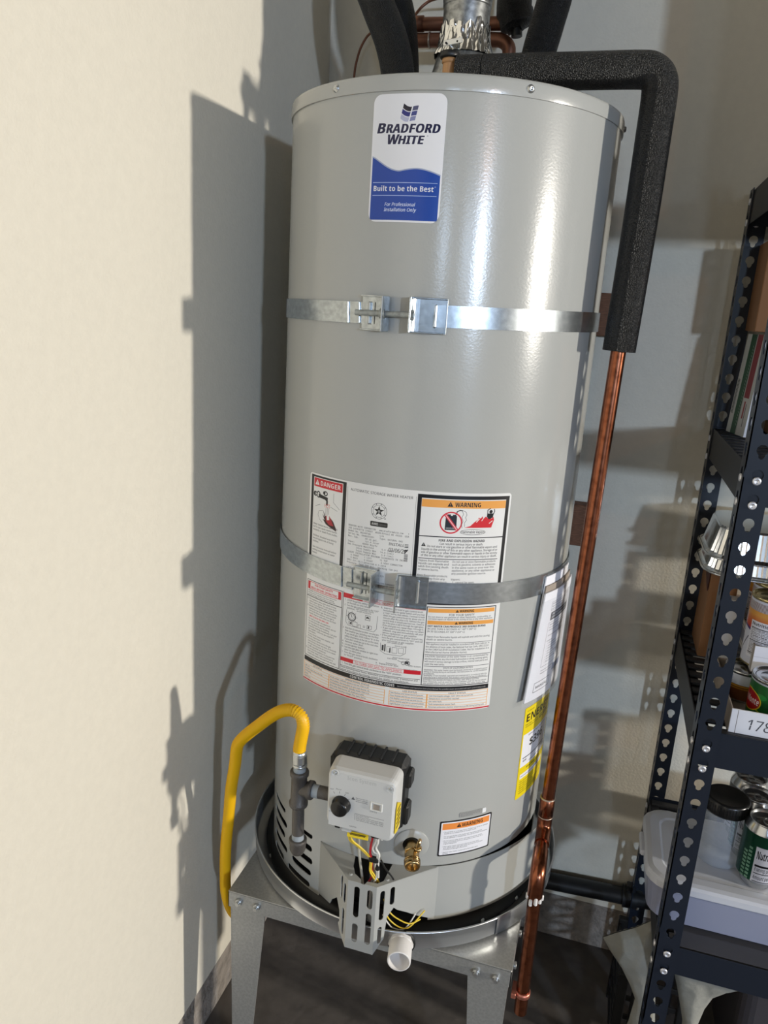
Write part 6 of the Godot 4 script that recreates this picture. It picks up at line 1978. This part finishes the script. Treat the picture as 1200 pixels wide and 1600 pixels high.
	b.prism(PackedVector2Array([Vector2(0.018, 0), Vector2(0.109, 0), Vector2(0.109, -0.046), Vector2(0.092, -0.040)]), Vector3(0.5096, 1.0395, -0.285), Vector3(0, 0, 1), Vector3(0, 1, 0), 0.0012)
	part("carton_flap", b, M["dark card"], t)
	b = MB.new()
	b.span(Vector3(0.524, 0.8622, -0.150), Vector3(0.562, 1.000, -0.122), 0.001)
	single("white_carton", b, M["white card"], "narrow white carton just in front of the tall brown carton", "box", Vector3(0.543, 0.862, -0.136))
	for k in 2:
		t = thing("foil_pan", ["shiny ridged foil pan lying upside down on top of the stack", "ridged foil pan below the top one, dark in the shade"][k], "pan", Vector3(0.65, 1.05, -0.2), "stacked foil pans")
		var rr := []
		var base := 1.130 if k == 0 else 1.101
		for s in [[0.0, 0.0], [0.003, -0.004], [0.013, -0.048], [0.017, -0.052], [0.019, -0.054]]:
			var ring := []
			var o: Array = arc_rect(0.508 - s[0], 0.80 + s[0], -0.275 - s[0], -0.12 + s[0], 0.035 + s[0])
			var q := 0
			for i in o.size():
				var p: Vector2 = o[i]
				var p2: Vector2 = o[(i + 1) % o.size()]
				var cnt := maxi(1, int(round(p.distance_to(p2) / 0.004)))
				if s[0] == 0.0 or true: cnt = maxi(1, int(round((Vector2(arc_rect(0.508, 0.80, -0.275, -0.12, 0.035)[i]).distance_to(arc_rect(0.508, 0.80, -0.275, -0.12, 0.035)[(i + 1) % o.size()])) / 0.004)))
				for j in cnt:
					var w := p.lerp(p2, float(j) / cnt)
					var mid := Vector2(0.654, -0.1975)
					var inw := (mid - w).normalized() * (0.0022 if q % 2 == 0 and s[0] >= 0.003 and s[0] <= 0.014 else 0.0)
					ring.append(Vector3(w.x + inw.x, base + s[1], w.y + inw.y))
					q += 1
			rr.append(ring)
		b = MB.new()
		b.loft(rr, false)
		var c0 := Vector3(0.654, base, -0.1975)
		for i in rr[0].size():
			b.tri_out(c0, rr[0][i], rr[0][(i + 1) % rr[0].size()], c0 - Vector3(0, 1, 0))
		part("pan_wall", b, M["foil"], t)
		b = MB.new()
		var rim := []
		for p in rr[4]:
			rim.append(p)
		rim.append(rr[4][0])
		b.tube(rim, 0.0022, 8, false)
		part("pan_rim", b, M["foil"], t)
	# --- third tier: a leaning flat carton, a brown carton on it
	var cv := Canvas.new(self, 70, 176, 4.0, Color(0.80, 0.80, 0.78))
	cv.rect(17, 0, 20, 176, Color(0.10, 0.30, 0.16)); cv.rect(40, 0, 19, 110, Color(0.55, 0.13, 0.15)); cv.rect(37, 0, 3, 176, Color(0.72, 0.70, 0.68))
	for k in 26:
		cv.rect(2, 80 + k * 2.4, 8, 1.2, K)
		cv.stroke([Vector2(30, 20 + k * 5.5), Vector2(33, 23 + k * 5.5)], 1.2, Color(0.6, 0.66, 0.6))
	cv.rect(40, 112, 22, 60, Color(0.80, 0.79, 0.77))
	cv.rect(46, 116, 5, 30, Color(0.6, 0.2, 0.2)); cv.rect(54, 120, 2, 40, K)
	t = thing("flat_carton", "flat white carton with green and red stripes leaning on the third tier", "box", Vector3(0.525, 1.2845, -0.21))
	var A0 := Vector3(0.5035, 1.2846, -0.252)
	var A1 := Vector3(0.5225, 1.2846, -0.178)
	var A2 := A1 + Vector3(0.0105, 0.1770, -0.008)
	var A3 := A0 + Vector3(0.0105, 0.1770, -0.008)
	var th := Vector3(0.022, 0, -0.004)
	b = MB.new()
	b.loft([[A0, A1, A2, A3], [A0 + th, A1 + th, A2 + th, A3 + th]])
	part("carton_body", b, M["white card"], t)
	b = MB.new()
	var nn := (A1 - A0).cross(A3 - A0).normalized()
	if nn.x > 0.0: nn = -nn
	var e := nn * 0.0004
	b.quadn(A0 + e, A1 + e, A2 + e, A3 + e, nn, Vector2(0, 1), Vector2(1, 1), Vector2(1, 0), Vector2(0, 0))
	part("side_print", b, printed("striped print", cv, 0.45), t)
	b = MB.new()
	b.span(Vector3(0.575, 1.2846, -0.300), Vector3(0.735, 1.4655, -0.19), 0.0015)
	single("brown_carton", b, M["cardboard"], "brown carton on the third tier under the upper brown carton", "box", Vector3(0.66, 1.2846, -0.245))
	b = MB.new()
	b.span(Vector3(0.5125, 1.4662, -0.300), Vector3(0.735, 1.618, -0.195), 0.0015)
	single("brown_carton", b, M["cardboard"], "brown cardboard carton lying on the striped flat carton, high on the shelf", "box", Vector3(0.63, 1.4662, -0.245))
	b = MB.new()
	b.loft(rounded_rings([[0.750, 1.33, -0.275, 0.10, 0.02, 1.2846], [0.746, 1.34, -0.280, 0.105, 0.02, 1.59], [0.744, 1.342, -0.283, 0.108, 0.022, 1.595], [0.744, 1.342, -0.283, 0.108, 0.022, 1.615]]))
	single("storage_bin", b, M["dark bin"], "large dark bin filling the third tier right of the brown cartons, out of frame", "bin", Vector3(1.04, 1.2846, -0.09))
	# --- top tier: only the dark left end shows at the picture's edge
	b = MB.new()
	b.loft(rounded_rings([[0.575, 0.98, -0.290, 0.10, 0.02, 1.7085], [0.570, 0.985, -0.295, 0.105, 0.02, 2.12], [0.566, 0.989, -0.299, 0.109, 0.022, 2.125], [0.566, 0.989, -0.299, 0.109, 0.022, 2.15]]))
	single("storage_bin", b, M["dark bin"], "big dark bin on the shelf's top tier, cut off by the picture's edge", "bin", Vector3(0.78, 1.7085, -0.1))
	# --- under the shelf: sack, crate and dark bin
	sack("cloth_sack", "pale crumpled cloth sack poking out left of the shelf's lower posts", [Vector2(0.409, 0.333), Vector2(0.430, 0.350), Vector2(0.462, 0.372), Vector2(0.490, 0.398), Vector2(0.500, 0.385), Vector2(0.512, 0.340), Vector2(0.515, 0.26), Vector2(0.53, 0.15), Vector2(0.54, 0.0), Vector2(0.455, 0.0), Vector2(0.468, 0.08), Vector2(0.480, 0.165), Vector2(0.484, 0.215), Vector2(0.470, 0.245), Vector2(0.452, 0.275), Vector2(0.428, 0.305)], 0.0, 0.02, M["sack cloth"], Vector3(0.49, 0, 0.0))
	sack("cloth_sack", "pale cloth corner with a pinkish edge hanging below the lowest front beam", [Vector2(0.519, 0.40), Vector2(0.60, 0.402), Vector2(0.640, 0.388), Vector2(0.612, 0.371), Vector2(0.592, 0.352), Vector2(0.583, 0.325), Vector2(0.577, 0.285), Vector2(0.575, 0.2), Vector2(0.572, 0.0), Vector2(0.545, 0.0), Vector2(0.556, 0.2), Vector2(0.552, 0.29), Vector2(0.535, 0.35)], 0.095, 0.014, M["sack cloth"], Vector3(0.56, 0, 0.1))
	t = thing("crate", "black slatted plastic crate on the floor behind the pale sack", "crate", Vector3(0.56, 0, -0.13))
	for q in [[Vector3(0.455, 0, -0.062), Vector3(0.475, 0.215, -0.05)], [Vector3(0.485, 0, -0.062), Vector3(0.492, 0.215, -0.054)], [Vector3(0.455, 0, -0.215), Vector3(0.475, 0.215, -0.2)], [Vector3(0.572, 0, -0.062), Vector3(0.588, 0.215, -0.05)], [Vector3(0.572, 0, -0.215), Vector3(0.588, 0.215, -0.2)]]:
		b = MB.new()
		b.span(q[0], q[1], 0.002)
		part("crate_post", b, M["black plastic"], t)
	for k in 5:
		b = MB.new()
		b.span(Vector3(0.465, 0.01 + 0.046 * k, -0.060), Vector3(0.58, 0.022 + 0.046 * k, -0.056), 0.001)
		part("crate_slat", b, M["black plastic"], t)
		b = MB.new()
		b.span(Vector3(0.458, 0.01 + 0.046 * k, -0.21), Vector3(0.462, 0.022 + 0.046 * k, -0.055), 0.001)
		part("crate_slat", b, M["black plastic"], t)
	b = MB.new()
	b.loft(rounded_rings([[0.685, 1.02, -0.29, -0.07, 0.03, 0.0], [0.68, 1.03, -0.295, -0.065, 0.03, 0.32], [0.677, 1.033, -0.298, -0.062, 0.032, 0.325], [0.677, 1.033, -0.298, -0.062, 0.032, 0.355]]))
	single("storage_bin", b, M["dark bin"], "dark grey bin on the floor below the shelf's lowest front beam", "bin", Vector3(0.8, 0, -0.05))

# a limp cloth shape: an outline with a soft bulge towards the viewer
func sack(called: String, label: String, outline: Array, z: float, bulge: float, m: Material, at: Vector3) -> void:
	var f := noise(9.0, FastNoiseLite.TYPE_SIMPLEX_SMOOTH, 3, 91)
	var poly := PackedVector2Array(outline)
	var pts := PackedVector2Array()
	for i in poly.size():
		var a := poly[i]
		var c := poly[(i + 1) % poly.size()]
		var cnt := maxi(1, int(a.distance_to(c) / 0.012))
		for k in cnt:
			pts.append(a.lerp(c, float(k) / cnt))
	var rimc := pts.size()
	for i in 60:
		for j in 60:
			var p := Vector2(0.40 + 0.25 * i / 59.0, 0.42 * j / 59.0)
			if not Geometry2D.is_point_in_polygon(p, poly): continue
			var d := 1e9
			for k in poly.size():
				d = minf(d, p.distance_to(Geometry2D.get_closest_point_to_segment(p, poly[k], poly[(k + 1) % poly.size()])))
			if d > 0.004: pts.append(p)
	var h := PackedFloat32Array()
	for i in pts.size():
		var d := 1e9
		for k in poly.size():
			d = minf(d, pts[i].distance_to(Geometry2D.get_closest_point_to_segment(pts[i], poly[k], poly[(k + 1) % poly.size()])))
		h.append(bulge * sqrt(clampf(d / 0.03, 0.0, 1.0)) + 0.008 * f.get_noise_2d(pts[i].x, pts[i].y) * clampf(d / 0.01, 0, 1))
	var ids := Geometry2D.triangulate_delaunay(pts)
	var b := MB.new()
	for s in [1.0, -1.0]:
		var nrm := []
		nrm.resize(pts.size())
		nrm.fill(Vector3.ZERO)
		var keep := []
		for i in range(0, ids.size(), 3):
			var c := (pts[ids[i]] + pts[ids[i + 1]] + pts[ids[i + 2]]) / 3.0
			if not Geometry2D.is_point_in_polygon(c, poly): continue
			var v := []
			for k in 3:
				v.append(Vector3(pts[ids[i + k]].x, pts[ids[i + k]].y, z + s * (0.001 + h[ids[i + k]])))
			var g: Vector3 = (v[1] - v[0]).cross(v[2] - v[0])
			if g.z * s < 0.0: g = -g
			for k in 3:
				nrm[ids[i + k]] += g
			keep.append([v, ids[i], ids[i + 1], ids[i + 2]])
		for q in keep:
			b.tri(q[0][0], q[0][1], q[0][2], nrm[q[1]].normalized(), nrm[q[2]].normalized(), nrm[q[3]].normalized())
	single(called, b, m, label, "sack", at, "cloth sacks under the shelf")
